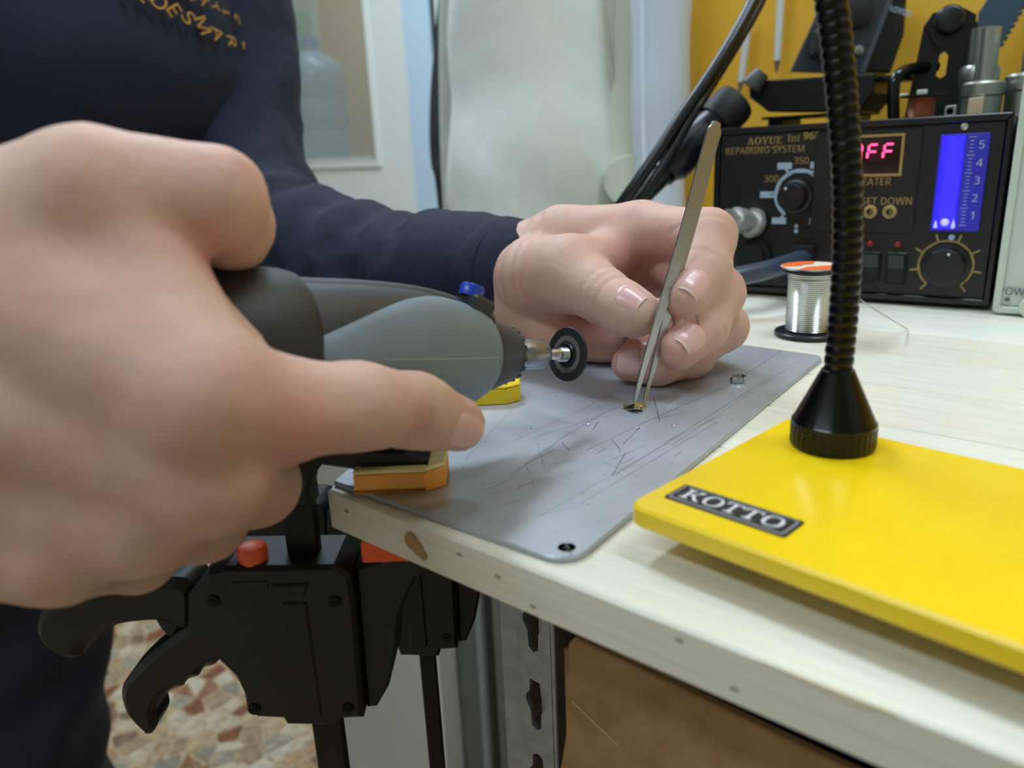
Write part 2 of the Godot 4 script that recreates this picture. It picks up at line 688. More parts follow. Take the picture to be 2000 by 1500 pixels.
func build_floor() -> void:
	var tones := [Color(0.67, 0.56, 0.43), Color(0.74, 0.67, 0.55), Color(0.56, 0.41, 0.29), Color(0.71, 0.61, 0.46), Color(0.54, 0.50, 0.43), Color(0.78, 0.72, 0.63), Color(0.50, 0.32, 0.22), Color(0.63, 0.59, 0.50), Color(0.71, 0.56, 0.41), Color(0.47, 0.39, 0.31), Color(0.76, 0.68, 0.58), Color(0.61, 0.52, 0.40)]
	var ramp := []
	for k in 8:
		ramp.append([0.12 + 0.1 * k, tones[(k * 5) % 12]])
	var base := tri_mat("terrazzo_ground", noise_tex(0.05, ramp, 9, 1024, 5), Vector3.ONE * 1.2, 0.35, 0.0, true)
	var fl := struct("floor", slab(Vector3(-4.3, -0.1, -2.6), Vector3(1.7, 0, 1.9)), base, Vector3.ZERO, "polished floor of broken marble chips set in cement")
	var cms := []
	for k in 12:
		var c: Color = tones[k]
		var n := noise_tex(0.03, [[0.0, c.darkened(0.18)], [0.55, c], [1.0, c.lightened(0.15)]], 20 + k, 128, 4)
		cms.append(tri_mat("marble_chip_%d" % k, n, Vector3.ONE * 9, 0.3))
	# chips where the photograph shows them: cells around loose seeds
	var seeds := []
	var x := -2.05
	var d := 0.040
	while x < -0.80:
		var z := -1.1
		while z < -0.25:
			var p := Vector2(x, z) + Vector2(rng.randf_range(-0.019, 0.019), rng.randf_range(-0.019, 0.019))
			seeds.append(p)
			z += d
		x += d
	var made := 0
	for i in seeds.size():
		var c: Vector2 = seeds[i]
		if c.x < -1.97 or c.x > -0.86 or c.y < -1.03 or c.y > -0.32:
			continue
		# the view over the floor widens between these two lines
		if c.y > -0.349 + 0.41 * (c.x + 1.33) or c.y < -0.617 + 0.77 * (c.x + 0.982) - 0.06 or c.x + c.y * 0.75 < -2.36:
			continue
		if made >= 300:
			break
		var poly := [c + Vector2(-0.1, -0.1), c + Vector2(0.1, -0.1), c + Vector2(0.1, 0.1), c + Vector2(-0.1, 0.1)]
		for j in seeds.size():
			if j == i or seeds[j].distance_squared_to(c) > 0.02:
				continue
			var dir: Vector2 = (seeds[j] - c)
			var lim := dir.length() / 2 - rng.randf_range(0.001, 0.0045)
			dir = dir.normalized()
			var cut := []
			for k in poly.size():
				var a: Vector2 = poly[k]
				var b: Vector2 = poly[(k + 1) % poly.size()]
				var da := (a - c).dot(dir) - lim
				var db := (b - c).dot(dir) - lim
				if da <= 0.0:
					cut.append(a)
				if (da < 0.0) != (db < 0.0):
					cut.append(a.lerp(b, da / (da - db)))
			poly = cut
		if poly.size() < 3:
			continue
		var pv := PackedVector2Array()
		for q in poly:
			pv.append(Vector2(q.x - c.x, -(q.y - c.y)))
		var o := obj("chip", extrude(pv, 0.0012, 0.0003), cms[rng.randi() % 12], fl, Vector3(c.x, 0.0, c.y), Vector3(-90, 0, 0))
		o.set_meta("kind", "structure")
		made += 1


# ---------------------------------------------------------------- the bench
func wood(key: String, tint: Color, scale := Vector3(1.2, 30, 30)) -> StandardMaterial3D:
	if mats.has(key):
		return mats[key]
	var n := noise_tex(0.02, [[0.0, tint.darkened(0.07)], [0.35, tint.darkened(0.02)], [0.6, tint], [1.0, tint.lightened(0.06)]], hash(key) % 999, 512, 5)
	return tri_mat(key, n, scale, 0.42)


func build_bench() -> void:
	var t := thing("workbench", "pale pine workbench with a slotted steel post", "workbench", Vector3(0, 0, 0))
	var z := -0.1415
	var tints := [Color(0.885, 0.87, 0.80), Color(0.875, 0.85, 0.77), Color(0.895, 0.885, 0.82), Color(0.88, 0.86, 0.785)]
	for k in 12:
		var w := 0.055
		if z - w < -0.815:
			w = z + 0.815
		if w < 0.01:
			break
		var m := wood("pine_%d" % (k % 4), tints[k % 4])
		# the left end of the top is cut on the slant
		var xa := maxf(-0.47, -0.2085 - 0.443 * (-0.1415 - z))
		var xb := maxf(-0.47, -0.2085 - 0.443 * (-0.1415 - z + w - 0.0003))
		var pl := PackedVector2Array([Vector2(xa, -z), Vector2(1.0, -z), Vector2(1.0, -z + w - 0.0003), Vector2(xb, -z + w - 0.0003)])
		if xa > -0.47 and xb <= -0.47:
			pl.append(Vector2(-0.47, 0.1415 + (0.47 - 0.2085) / 0.443))
		obj("board", extrude(pl, 0.015, 0.0008), m, t, Vector3(0, T - 0.015, 0), Vector3(-90, 0, 0))
		z -= w
	# dents and marks along the front edge
	var stain := mat("knot_brown", Color(0.66, 0.53, 0.35), 0.7)
	for q in [[-0.1665, 0.9135, 0.0030], [-0.1640, 0.9118, 0.0026], [-0.1618, 0.9100, 0.0018]]:
		obj("knot", extrude(ring2(q[2], 10), 0.0004, 0.0001), stain, t, Vector3(q[0], q[1], -0.1415 + q[2] * 0.1), Vector3(0, 0, 12))
	var dent := mat("dent_grey", Color(0.62, 0.58, 0.49), 0.8)
	for q in [[-0.1185, 0.9085], [-0.131, 0.9135], [-0.146, 0.9155], [-0.074, 0.9165], [-0.060, 0.9095], [-0.199, 0.9145]]:
		obj("nick", extrude(PackedVector2Array([Vector2(-0.0011, -0.0003), Vector2(0.0009, -0.0005), Vector2(0.0012, 0.0003), Vector2(-0.0006, 0.0005)]), 0.0003), dent, t, Vector3(q[0], q[1], -0.1415))
	# splintered strip at the front edge
	obj("splinter", extrude(PackedVector2Array([Vector2(-0.017, 0.0006), Vector2(0.0, -0.0008), Vector2(0.004, -0.0016), Vector2(0.013, 0.0007)]), 0.0006, 0.0001), wood("pine_pale", Color(0.90, 0.86, 0.74)), t, Vector3(-0.039, 0.9192, -0.1416))
	# steel posts and lower shelf
	var gal := tri_mat("galvanised", noise_tex(0.03, [[0.0, Color(0.56, 0.59, 0.61)], [1.0, Color(0.68, 0.71, 0.74)]], 6, 256), Vector3.ONE * 12, 0.42, 0.75)
	for px in [-0.1625, 0.93]:
		for pz in [-0.19, -0.77]:
			obj("slotted_post", post_mesh(), gal, t, Vector3(px, 0, pz))
	var bm := wood("shelf_board", Color(0.62, 0.53, 0.40))
	obj("lower_shelf", box(Vector3(1.1, 0.018, 0.62), 0.001), bm, t, Vector3(0.385, 0.56, -0.49))


func post_mesh() -> ArrayMesh:
	# an angle of sheet steel with keyhole slots on its front face
	var st := begin()
	var y := 0.0
	var h := 0.0352
	while y < 0.9049 - 0.002:
		var hh := minf(h, 0.9045 - y)
		var rect := PackedVector2Array([Vector2(-0.0035, 0), Vector2(0.0125, 0), Vector2(0.0125, hh), Vector2(-0.0035, hh)])
		if hh > 0.03:
			var slot := PackedVector2Array()
			for q in [[-0.0022, 0.006], [0.0, 0.0045], [0.0022, 0.006], [0.0026, 0.013], [0.0046, 0.0165], [0.0046, 0.019], [0.0028, 0.0215], [0.0024, 0.027], [0.0, 0.0285], [-0.0024, 0.027], [-0.0028, 0.0215], [-0.0046, 0.019], [-0.0046, 0.0165], [-0.0026, 0.013]]:
				slot.append(Vector2(q[0] + 0.0045, q[1]))
			add_extrude(st, holed(rect, slot), 0.002, 0.0, Transform3D(Basis(), Vector3(0, y, 0)))
		else:
			add_extrude(st, rect, 0.002, 0.0, Transform3D(Basis(), Vector3(0, y, 0)))
		y += hh
	add_box(st, Vector3(0.0092, 0.9045, 0.002), 0.0004, Transform3D(Basis(Vector3.UP, 0.3), Vector3(-0.0079, 0.45225, -0.0004)))
	add_box(st, Vector3(0.002, 0.9045, 0.03), 0.0004, Transform3D(Basis(), Vector3(0.0135, 0.45225, -0.013)))
	add_box(st, Vector3(0.002, 0.9045, 0.02), 0.0004, Transform3D(Basis(), Vector3(-0.0125, 0.45225, -0.0115)))
	return fin(st)


func build_under_bench() -> void:
	# cardboard box with blue bags in it, on the lower shelf
	var bx := thing("cardboard_box", "open brown cardboard box on the shelf under the bench", "box", Vector3(-0.1385, 0.569, -0.1765))
	var cb := tri_mat("cardboard", noise_tex(0.02, [[0.0, Color(0.56, 0.42, 0.27)], [0.5, Color(0.63, 0.49, 0.33)], [1.0, Color(0.67, 0.53, 0.37)]], 8, 512, 5), Vector3(5, 5, 5), 0.8)
	var st := begin()
	var front := PackedVector2Array([Vector2(0.0, 0), Vector2(0.40, 0), Vector2(0.40, 0.300), Vector2(0.16, 0.3005), Vector2(0.09, 0.3015), Vector2(0.008, 0.3045), Vector2(0.0052, 0.301), Vector2(0.003, 0.262), Vector2(0.0, 0.245)])
	obj("front_panel", extrude(front, 0.0035, 0.0006), cb, bx, Vector3(0, 0, -0.0035))
	obj("back_panel", box(Vector3(0.40, 0.30, 0.0035)), cb, bx, Vector3(0.2, 0.15, -0.25))
	for s in [0.002, 0.398]:
		obj("side_panel", box(Vector3(0.0035, 0.295, 0.244)), cb, bx, Vector3(s, 0.1475, -0.126))
	obj("bottom_panel", box(Vector3(0.392, 0.003, 0.24)), cb, bx, Vector3(0.2, 0.0016, -0.126))
	obj("tape", box(Vector3(0.02, 0.0006, 0.0002), 0), mat("clear_tape", Color(0.75, 0.66, 0.5), 0.15), bx, Vector3(0.016, 0.275, 0.0003), Vector3(0, 0, -24))
	var blue := mat("bag_blue", Color(0.05, 0.09, 0.34), 0.22)
	var clear := mat("bag_clear", Color(0.42, 0.40, 0.37), 0.12)
	for q in [[0.185, 0.09, 0.042, "blue plastic bag of parts near the middle of the cardboard box"], [0.060, 0.085, 0.035, "blue plastic bag of parts lying deeper in the cardboard box"]]:
		var bag := thing("parts_bag", q[3], "bag", Vector3(-0.1385 + q[0], 0.578, -0.1765 - q[1]), 0.0, "bags in the cardboard box")
		obj("film", blob([[[-0.015, 0.055, 0.0, q[2]], [0.015, 0.06, 0.01, q[2]]], [[-0.01, 0.16, 0.02, 0.035], [0.02, 0.24, 0.035, 0.03], [0.030, 0.282, 0.045, 0.024]]], 0.008, 90, 0.006, 60.0), blue, bag)
	var wrap := thing("film_wrap", "crumpled clear film at the corner of the cardboard box", "film", Vector3(-0.113, 0.576, -0.200))
	obj("film", blob([[[0.0, 0.03, 0.0, 0.014], [0.003, 0.18, 0.0, 0.014], [0.0, 0.285, 0.008, 0.010]], [[0.0, 0.27, 0.006, 0.010], [0.02, 0.292, 0.010, 0.007]]], 0.005, 160, 0.004, 140.0), clear, wrap)
	# white cabinet with an overhanging top
	var wm := mat("cabinet_white", Color(0.85, 0.87, 0.86), 0.4)
	var cab := thing("white_cabinet", "white cabinet with an overhanging top at the end of the workbench", "cabinet", Vector3(0, 0, 0))
	obj("body", slab(Vector3(-0.745, 0, -0.63), Vector3(-0.54, 0.90, -0.48)), wm, cab)
	obj("top", slab(Vector3(-0.86, 0.9005, -0.462), Vector3(-0.505, 0.92, -0.34)), wm, cab)
	obj("top_support", slab(Vector3(-0.745, 0.875, -0.48), Vector3(-0.54, 0.9, -0.345)), wm, cab)
	obj("edge_trim", slab(Vector3(-0.5395, 0, -0.50), Vector3(-0.532, 0.90, -0.474)), mat("edge_white", Color(0.93, 0.93, 0.9), 0.3), cab)
	var fp := thing("metal_profile", "grey aluminium profile standing beside the white cabinet", "profile", Vector3(-0.5, 0, -0.50))
	obj("web", slab(Vector3(-0.030, 0, -0.02), Vector3(0.008, 0.88, 0.0)), mat("profile_grey", Color(0.46, 0.48, 0.47), 0.45, 0.4), fp)
	obj("bead", tube([Vector3(0.008, 0, 0.0), Vector3(0.008, 0.88, 0.0)], [0.006], 14), mat("profile_light", Color(0.62, 0.68, 0.72), 0.35, 0.5), fp)
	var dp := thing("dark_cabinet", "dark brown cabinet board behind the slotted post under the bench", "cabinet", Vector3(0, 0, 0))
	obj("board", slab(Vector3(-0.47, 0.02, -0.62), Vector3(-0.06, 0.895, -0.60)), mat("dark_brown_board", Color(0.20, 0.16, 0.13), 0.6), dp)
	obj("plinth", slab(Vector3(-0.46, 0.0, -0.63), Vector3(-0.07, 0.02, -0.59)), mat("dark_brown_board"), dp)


func blob(chains: Array, cell: float, k: float, amp: float, freq: float) -> ArrayMesh:
	var n := nets(bones_of(chains), cell, k)
	var fn := FastNoiseLite.new()
	fn.seed = 7
	fn.frequency = freq
	fn.fractal_octaves = 2
	var nr := normals_of(n[0], n[1])
	var v: PackedVector3Array = n[0]
	for i in v.size():
		v[i] += nr[i] * (fn.get_noise_3dv(v[i]) * amp)
	return skin_mesh([[v, n[1]]])


# ---------------------------------------------------------------- hot air station
func dial(parent: Node3D, at: Vector3, r: float, h: float, lean: float) -> void:
	var kb := mat("knob_black", Color(0.045, 0.047, 0.05), 0.35)
	var k := obj("dial_knob", lathe([[0, 0], [r, 0], [r, h * 0.25], [r * 0.86, h * 0.3], [r * 0.82, h * 0.93], [r * 0.76, h], [0, h]], 40), kb, parent, at, Vector3(90, 0, 0))
	obj("pointer_dot", lathe([[0, 0], [0.0009, 0], [0.0009, 0.0003], [0, 0.0003]], 12), mat("print_white", Color(0.80, 0.84, 0.88), 0.6), k, Vector3(sin(lean), 0, -cos(lean)) * r * 0.6 + Vector3(0, h, 0))


func arc_mesh(r0: float, r1: float, a0: float, a1: float, d := 0.0003) -> ArrayMesh:
	var p := PackedVector2Array()
	for k in 33:
		var a := lerpf(a0, a1, k / 32.0)
		p.append(Vector2(cos(a), sin(a)) * r1)
	for k in 33:
		var a := lerpf(a1, a0, k / 32.0)
		p.append(Vector2(cos(a), sin(a)) * r0)
	return extrude(p, d)


func build_station() -> void:
	var s := thing("hot_air_station", "black hot air rework station with a red display and a blue flow tube", "soldering station", Vector3(-0.081, 0.92, -0.5546), deg_to_rad(4.7485))
	var black := tri_mat("station_black", noise_tex(0.4, [[0.0, Color(0.035, 0.036, 0.04)], [1.0, Color(0.06, 0.062, 0.068)]], 31, 256, 2), Vector3.ONE * 14, 0.42)
	var panel := mat("station_panel", Color(0.038, 0.040, 0.046), 0.38)
	var gold := mat("print_gold", Color(0.62, 0.53, 0.30), 0.5)
	var pale := mat("print_pale", Color(0.66, 0.74, 0.80), 0.5)
	obj("case", box(Vector3(0.1795, 0.113, 0.25), 0.0012), black, s, Vector3(-0.0902, 0.0605, -0.1275))
	obj("front_panel", box(Vector3(0.1745, 0.107, 0.002), 0.0006), panel, s, Vector3(-0.0902, 0.0605, -0.0010))
	var st := begin()
	add_extrude(st, holed(round_rect(0.1815, 0.1155, 0.0015, 3), round_rect(0.1747, 0.1072, 0.001, 3)), 0.006, 0.0006)
	obj("bezel", fin(st), mat("bezel_black", Color(0.02, 0.02, 0.022), 0.25), s, Vector3(-0.0902, 0.0607, -0.0035))
	for fx in [-0.016, -0.165]:
		for fz in [-0.015, -0.235]:
			obj("foot", lathe([[0, 0], [0.006, 0], [0.007, 0.0042], [0, 0.0042]], 16), mat("rubber_black", Color(0.03, 0.03, 0.03), 0.8), s, Vector3(fx, 0, fz))
	# lettering
	obj("maker_name", text("AOYUE", 0.0066, 0.0002, true, 700), gold, s, Vector3(-0.1458, 0.1088, 0.0003))
	obj("maker_underline", box(Vector3(0.027, 0.0004, 0.0002), 0), gold, s, Vector3(-0.1458, 0.1043, 0.0002))
	obj("maker_line", text("REPAIRING SYSTEM", 0.0010, 0.0002), gold, s, Vector3(-0.1458, 0.1026, 0.0003))
	obj("model_prefix", text("Int", 0.0042, 0.0002, true), gold, s, Vector3(-0.1258, 0.1096, 0.0003))
	obj("model_number", text("968", 0.0066, 0.0002, false, 800), gold, s, Vector3(-0.1142, 0.1106, 0.0003))
	# raised plate with display and buttons
	var pl := obj("control_plate", box(Vector3(0.0645, 0.0655, 0.0012), 0.0004), mat("plate_dark", Color(0.05, 0.052, 0.058), 0.4), s, Vector3(-0.0790, 0.0798, 0.0006))
	st = begin()
	add_extrude(st, holed(round_rect(0.0425, 0.0262, 0.0006, 2), round_rect(0.0393, 0.0230, 0.0004, 2)), 0.0008, 0.0001)
	var fr := obj("display_frame", fin(st), gold, s, Vector3(-0.0780, 0.0964, 0.0012))
	fr.set_meta("label", "gold display frame")
	var dw := obj("display_window", box(Vector3(0.0393, 0.0230, 0.0005), 0), mat("display_glass", Color(0.10, 0.055, 0.06), 0.12), s, Vector3(-0.0780, 0.0964, 0.0013))
	var red := mat("display_red", Color(1.0, 0.3, 0.45), 0.5)
	red.emission_enabled = true
	red.emission = Color(1.0, 0.22, 0.42)
	red.emission_energy_multiplier = 4.5
	# seven-segment letters O F F
	var seg := [[0, 0.5, 1], [0, -0.5, 1], [-0.5, 0.25, 0], [0.5, 0.25, 0], [-0.5, -0.25, 0], [0.5, -0.25, 0], [0, 0, 1]]
	var x0 := -0.0845
	for ch in [[0, 1, 2, 3, 4, 5], [0, 2, 4, 6], [0, 2, 4, 6]]:
		st = begin()
		for g in ch:
			var q: Array = seg[g]
			var w := 0.0052
			var h := 0.0086
			var p := Vector3(q[0] * w + q[1] * 0.0011, q[1] * h, 0)
			add_box(st, Vector3(w * 0.82 if q[2] == 1 else 0.0012, 0.0012 if q[2] == 1 else h * 0.40, 0.0003), 0.0001, Transform3D(Basis(), p))
		var dg := obj("lit_digit", fin(st), red, dw, Vector3(x0 + 0.0780, 0.0025, 0.0004))
		x0 += 0.0094
	var rl := OmniLight3D.new()
	rl.name = "display_light"
	rl.light_color = Color(1.0, 0.15, 0.3)
	rl.light_energy = 0.00005
	rl.light_size = 0.006
	rl.shadow_enabled = true
	s.add_child(rl)
	rl.position = Vector3(-0.0745, 0.0985, 0.006)
	obj("heater_text", text("HEATER", 0.0042, 0.0002), gold, s, Vector3(-0.0735, 0.0800, 0.0013))
	obj("button_text", text("PRESET DOWN", 0.0023, 0.0002), gold, s, Vector3(-0.0695, 0.0676, 0.0013))
	for bx in [-0.0852, -0.0734, -0.0616]:
		var b := obj("push_button", lathe([[0, 0], [0.0043, 0], [0.0043, 0.0008], [0.0038, 0.0011], [0, 0.0011]], 28), gold, s, Vector3(bx, 0.0609, 0.0012), Vector3(90, 0, 0))
		obj("ring_mark", arc_mesh(0.0014, 0.0020, 0, TAU * 0.999, 0.0002), panel, b, Vector3(0, 0.0012, 0), Vector3(-90, 0, 0))
	# flow meter
	var fm := obj("flow_window", box(Vector3(0.0268, 0.0586, 0.0020), 0.0004), blue_mat(), s, Vector3(-0.0236, 0.0784, 0.001))
	var tb := mat("flow_tube_glow", Color(0.25, 0.22, 0.95), 0.2)
	tb.emission_enabled = true
	tb.emission = Color(0.16, 0.10, 1.0)
	tb.emission_energy_multiplier = 0.75
	obj("flow_tube", tube([Vector3(-0.0058, -0.0275, 0.001), Vector3(-0.0058, 0.0283, 0.001)], [0.0062], 24, 0.5, Vector3(0, 0, 1)), tb, fm)
	var bead := mat("flow_bead_glow", Color(0.7, 0.7, 1.0), 0.2)
	bead.emission_enabled = true
	bead.emission = Color(0.45, 0.42, 1.0)
	bead.emission_energy_multiplier = 1.6
	obj("float_ball", lathe([[0, -0.0026], [0.0018, -0.0018], [0.0026, 0], [0.0018, 0.0018], [0, 0.0026]], 16), bead, fm, Vector3(-0.0052, -0.0235, 0.0035))
	for dx in [-0.0102, -0.0006]:
		obj("lit_drop", lathe([[0, -0.0018], [0.0013, -0.001], [0.0012, 0.0002], [0, 0.0045]], 12), bead, fm, Vector3(dx, -0.0258, 0.0028))
	for k in 26:
		obj("scale_mark", box(Vector3(0.0022 if k % 5 else 0.0040, 0.00035, 0.0002), 0), pale, fm, Vector3(0.0042, -0.0255 + k * 0.0021, 0.0011))
	for k in 5:
		obj("scale_number", text(str(k + 1), 0.0032, 0.0002), pale, fm, Vector3(0.0093, -0.0195 + k * 0.0105, 0.0011))
	var bl := OmniLight3D.new()
	bl.name = "flow_light"
	bl.light_color = Color(0.2, 0.15, 1.0)
	bl.light_energy = 0.0001
	bl.light_size = 0.008
	bl.shadow_enabled = true
	s.add_child(bl)
	bl.position = Vector3(-0.029, 0.06, 0.010)
	var steel := mat("bright_steel", Color(0.78, 0.79, 0.78), 0.22, 1.0)
	obj("panel_screw", lathe([[0, 0], [0.0022, 0], [0.0020, 0.0009], [0.0007, 0.0012], [0.0006, 0.0008], [0, 0.0008]], 20), steel, s, Vector3(-0.0247, 0.1117, 0.0), Vector3(90, 0, 0))
	# left dial with its pale scale
	dial(s, Vector3(-0.1218, 0.0712, 0.0), 0.0112, 0.0155, -0.5)
	obj("dial_arc", arc_mesh(0.0150, 0.0172, -0.95, PI + 0.95), pale, s, Vector3(-0.1200, 0.0722, 0.0))
	for a in [-0.95, 0.0, 1.05, PI - 1.05, PI, PI + 0.95]:
		var d := Vector3(cos(a), sin(a), 0)
		obj("dial_label", box(Vector3(0.0098, 0.0044, 0.0002), 0.0), pale, s, Vector3(-0.1200, 0.0722, 0.0002) + d * 0.0222)
		obj("dial_tick", box(Vector3(0.0045, 0.0016, 0.0002), 0.0), pale, s, Vector3(-0.1200, 0.0722, 0.0002) + d * 0.0178, Vector3(0, 0, rad_to_deg(a)))
	for a in [0.5, PI / 2, PI - 0.5, -0.45]:
		var d := Vector3(cos(a), sin(a), 0)
		obj("dial_number", text(["400", "350", "300", "450"][[0.5, PI / 2, PI - 0.5, -0.45].find(a)], 0.0018, 0.0002), gold, s, Vector3(-0.1200, 0.0722, 0.0002) + d * 0.0225)
	for q in [[-0.1207, 0.0505], [-0.1207, 0.0472]]:
		obj("dial_mark", extrude(ring2(0.0014, 12), 0.0002), pale, s, Vector3(q[0], q[1], 0.0001))
	# right dial
	dial(s, Vector3(-0.0262, 0.0275, 0.0), 0.0138, 0.0090, 0.25)
	obj("dial_arc", arc_mesh(0.0150, 0.0161, -0.9, PI + 0.9), gold, s, Vector3(-0.0262, 0.0275, 0.0))
	for k in 8:
		var a := lerpf(-0.9, PI + 0.9, k / 7.0)
		obj("dial_tick", box(Vector3(0.0052, 0.0012, 0.0002), 0.0), gold, s, Vector3(-0.0262, 0.0275, 0.0001) + Vector3(cos(a), sin(a), 0) * 0.0180, Vector3(0, 0, rad_to_deg(a)))
	obj("dial_pip", extrude(ring2(0.0018, 16), 0.0003), pale, s, Vector3(-0.0246, 0.0452, 0.0001))
	# switches and their lamps
	for q in [[-0.0702, -0.0723], [-0.0545, -0.0555]]:
		var sw := obj("rocker_switch", box(Vector3(0.0125, 0.0205, 0.0018), 0.0006), mat("switch_grey", Color(0.07, 0.075, 0.08), 0.3), s, Vector3(q[0], 0.0245, 0.0006))
		st = begin()
		add_extrude(st, PackedVector2Array([Vector2(-0.0088, 0), Vector2(0.0088, 0), Vector2(0.0088, 0.0042), Vector2(0.0, 0.0012), Vector2(-0.0088, 0.0022)]), 0.0100, 0.0003, Transform3D(Basis(Vector3(0, 1, 0), Vector3(0, 0, 1), Vector3(1, 0, 0)), Vector3(-0.005, 0, 0.0009)))
		obj("rocker", fin(st), mat("rocker_grey", Color(0.10, 0.105, 0.115), 0.22), sw)
		obj("pilot_led", lathe([[0, 0], [0.0019, 0], [0.0017, 0.0012], [0, 0.0020]], 16), mat("led_red", Color(0.62, 0.10, 0.09), 0.25), s, Vector3(q[1] + 0.0005, 0.0400, 0.0), Vector3(90, 0, 0))
	# sockets at the left
	obj("plug_socket", lathe([[0, 0], [0.0082, 0], [0.0082, 0.003], [0.0062, 0.0034], [0.0062, 0.009], [0.0070, 0.0095], [0.0070, 0.0150], [0.0052, 0.0155], [0.0052, 0.021], [0, 0.021]], 32), mat("socket_nickel", Color(0.80, 0.80, 0.77), 0.36, 0.8), s, Vector3(-0.1500, 0.0520, 0.0), Vector3(78, -28, 0)).scale = Vector3.ONE * 1.3
	obj("hose_socket", lathe([[0, 0], [0.0125, 0], [0.0125, 0.004], [0.0095, 0.005], [0.0095, 0.012], [0, 0.012]], 32), mat("rubber_black"), s, Vector3(-0.1490, 0.0285, 0.0), Vector3(90, 0, 0))
	# grey hose from the socket
	var hose := thing("air_hose", "grey-blue hose curving out of the hot air station onto the bench", "hose", Vector3.ZERO)
	obj("hose", tube(curve([Vector3(-0.1936, 0.9497, -0.54), Vector3(-0.193, 0.9492, -0.5168), Vector3(-0.1971, 0.9481, -0.488), Vector3(-0.2083, 0.9462, -0.4665), Vector3(-0.2244, 0.944, -0.4559), Vector3(-0.2466, 0.941, -0.4562)], 30), [0.0062], 16), mat("hose_grey", Color(0.22, 0.27, 0.33), 0.3), hose)
	obj("hose_end", lathe([[0, -0.002], [0.0075, 0], [0.0075, 0.008], [0, 0.009]], 20), mat("rubber_black"), hose, Vector3(-0.1949, 0.9494, -0.5415))


func blue_mat() -> StandardMaterial3D:
	var m := mat("flow_blue_glow", Color(0.12, 0.12, 0.55), 0.25)
	m.emission_enabled = true
	m.emission = Color(0.22, 0.20, 0.72)
	m.emission_energy_multiplier = 0.28
	return m


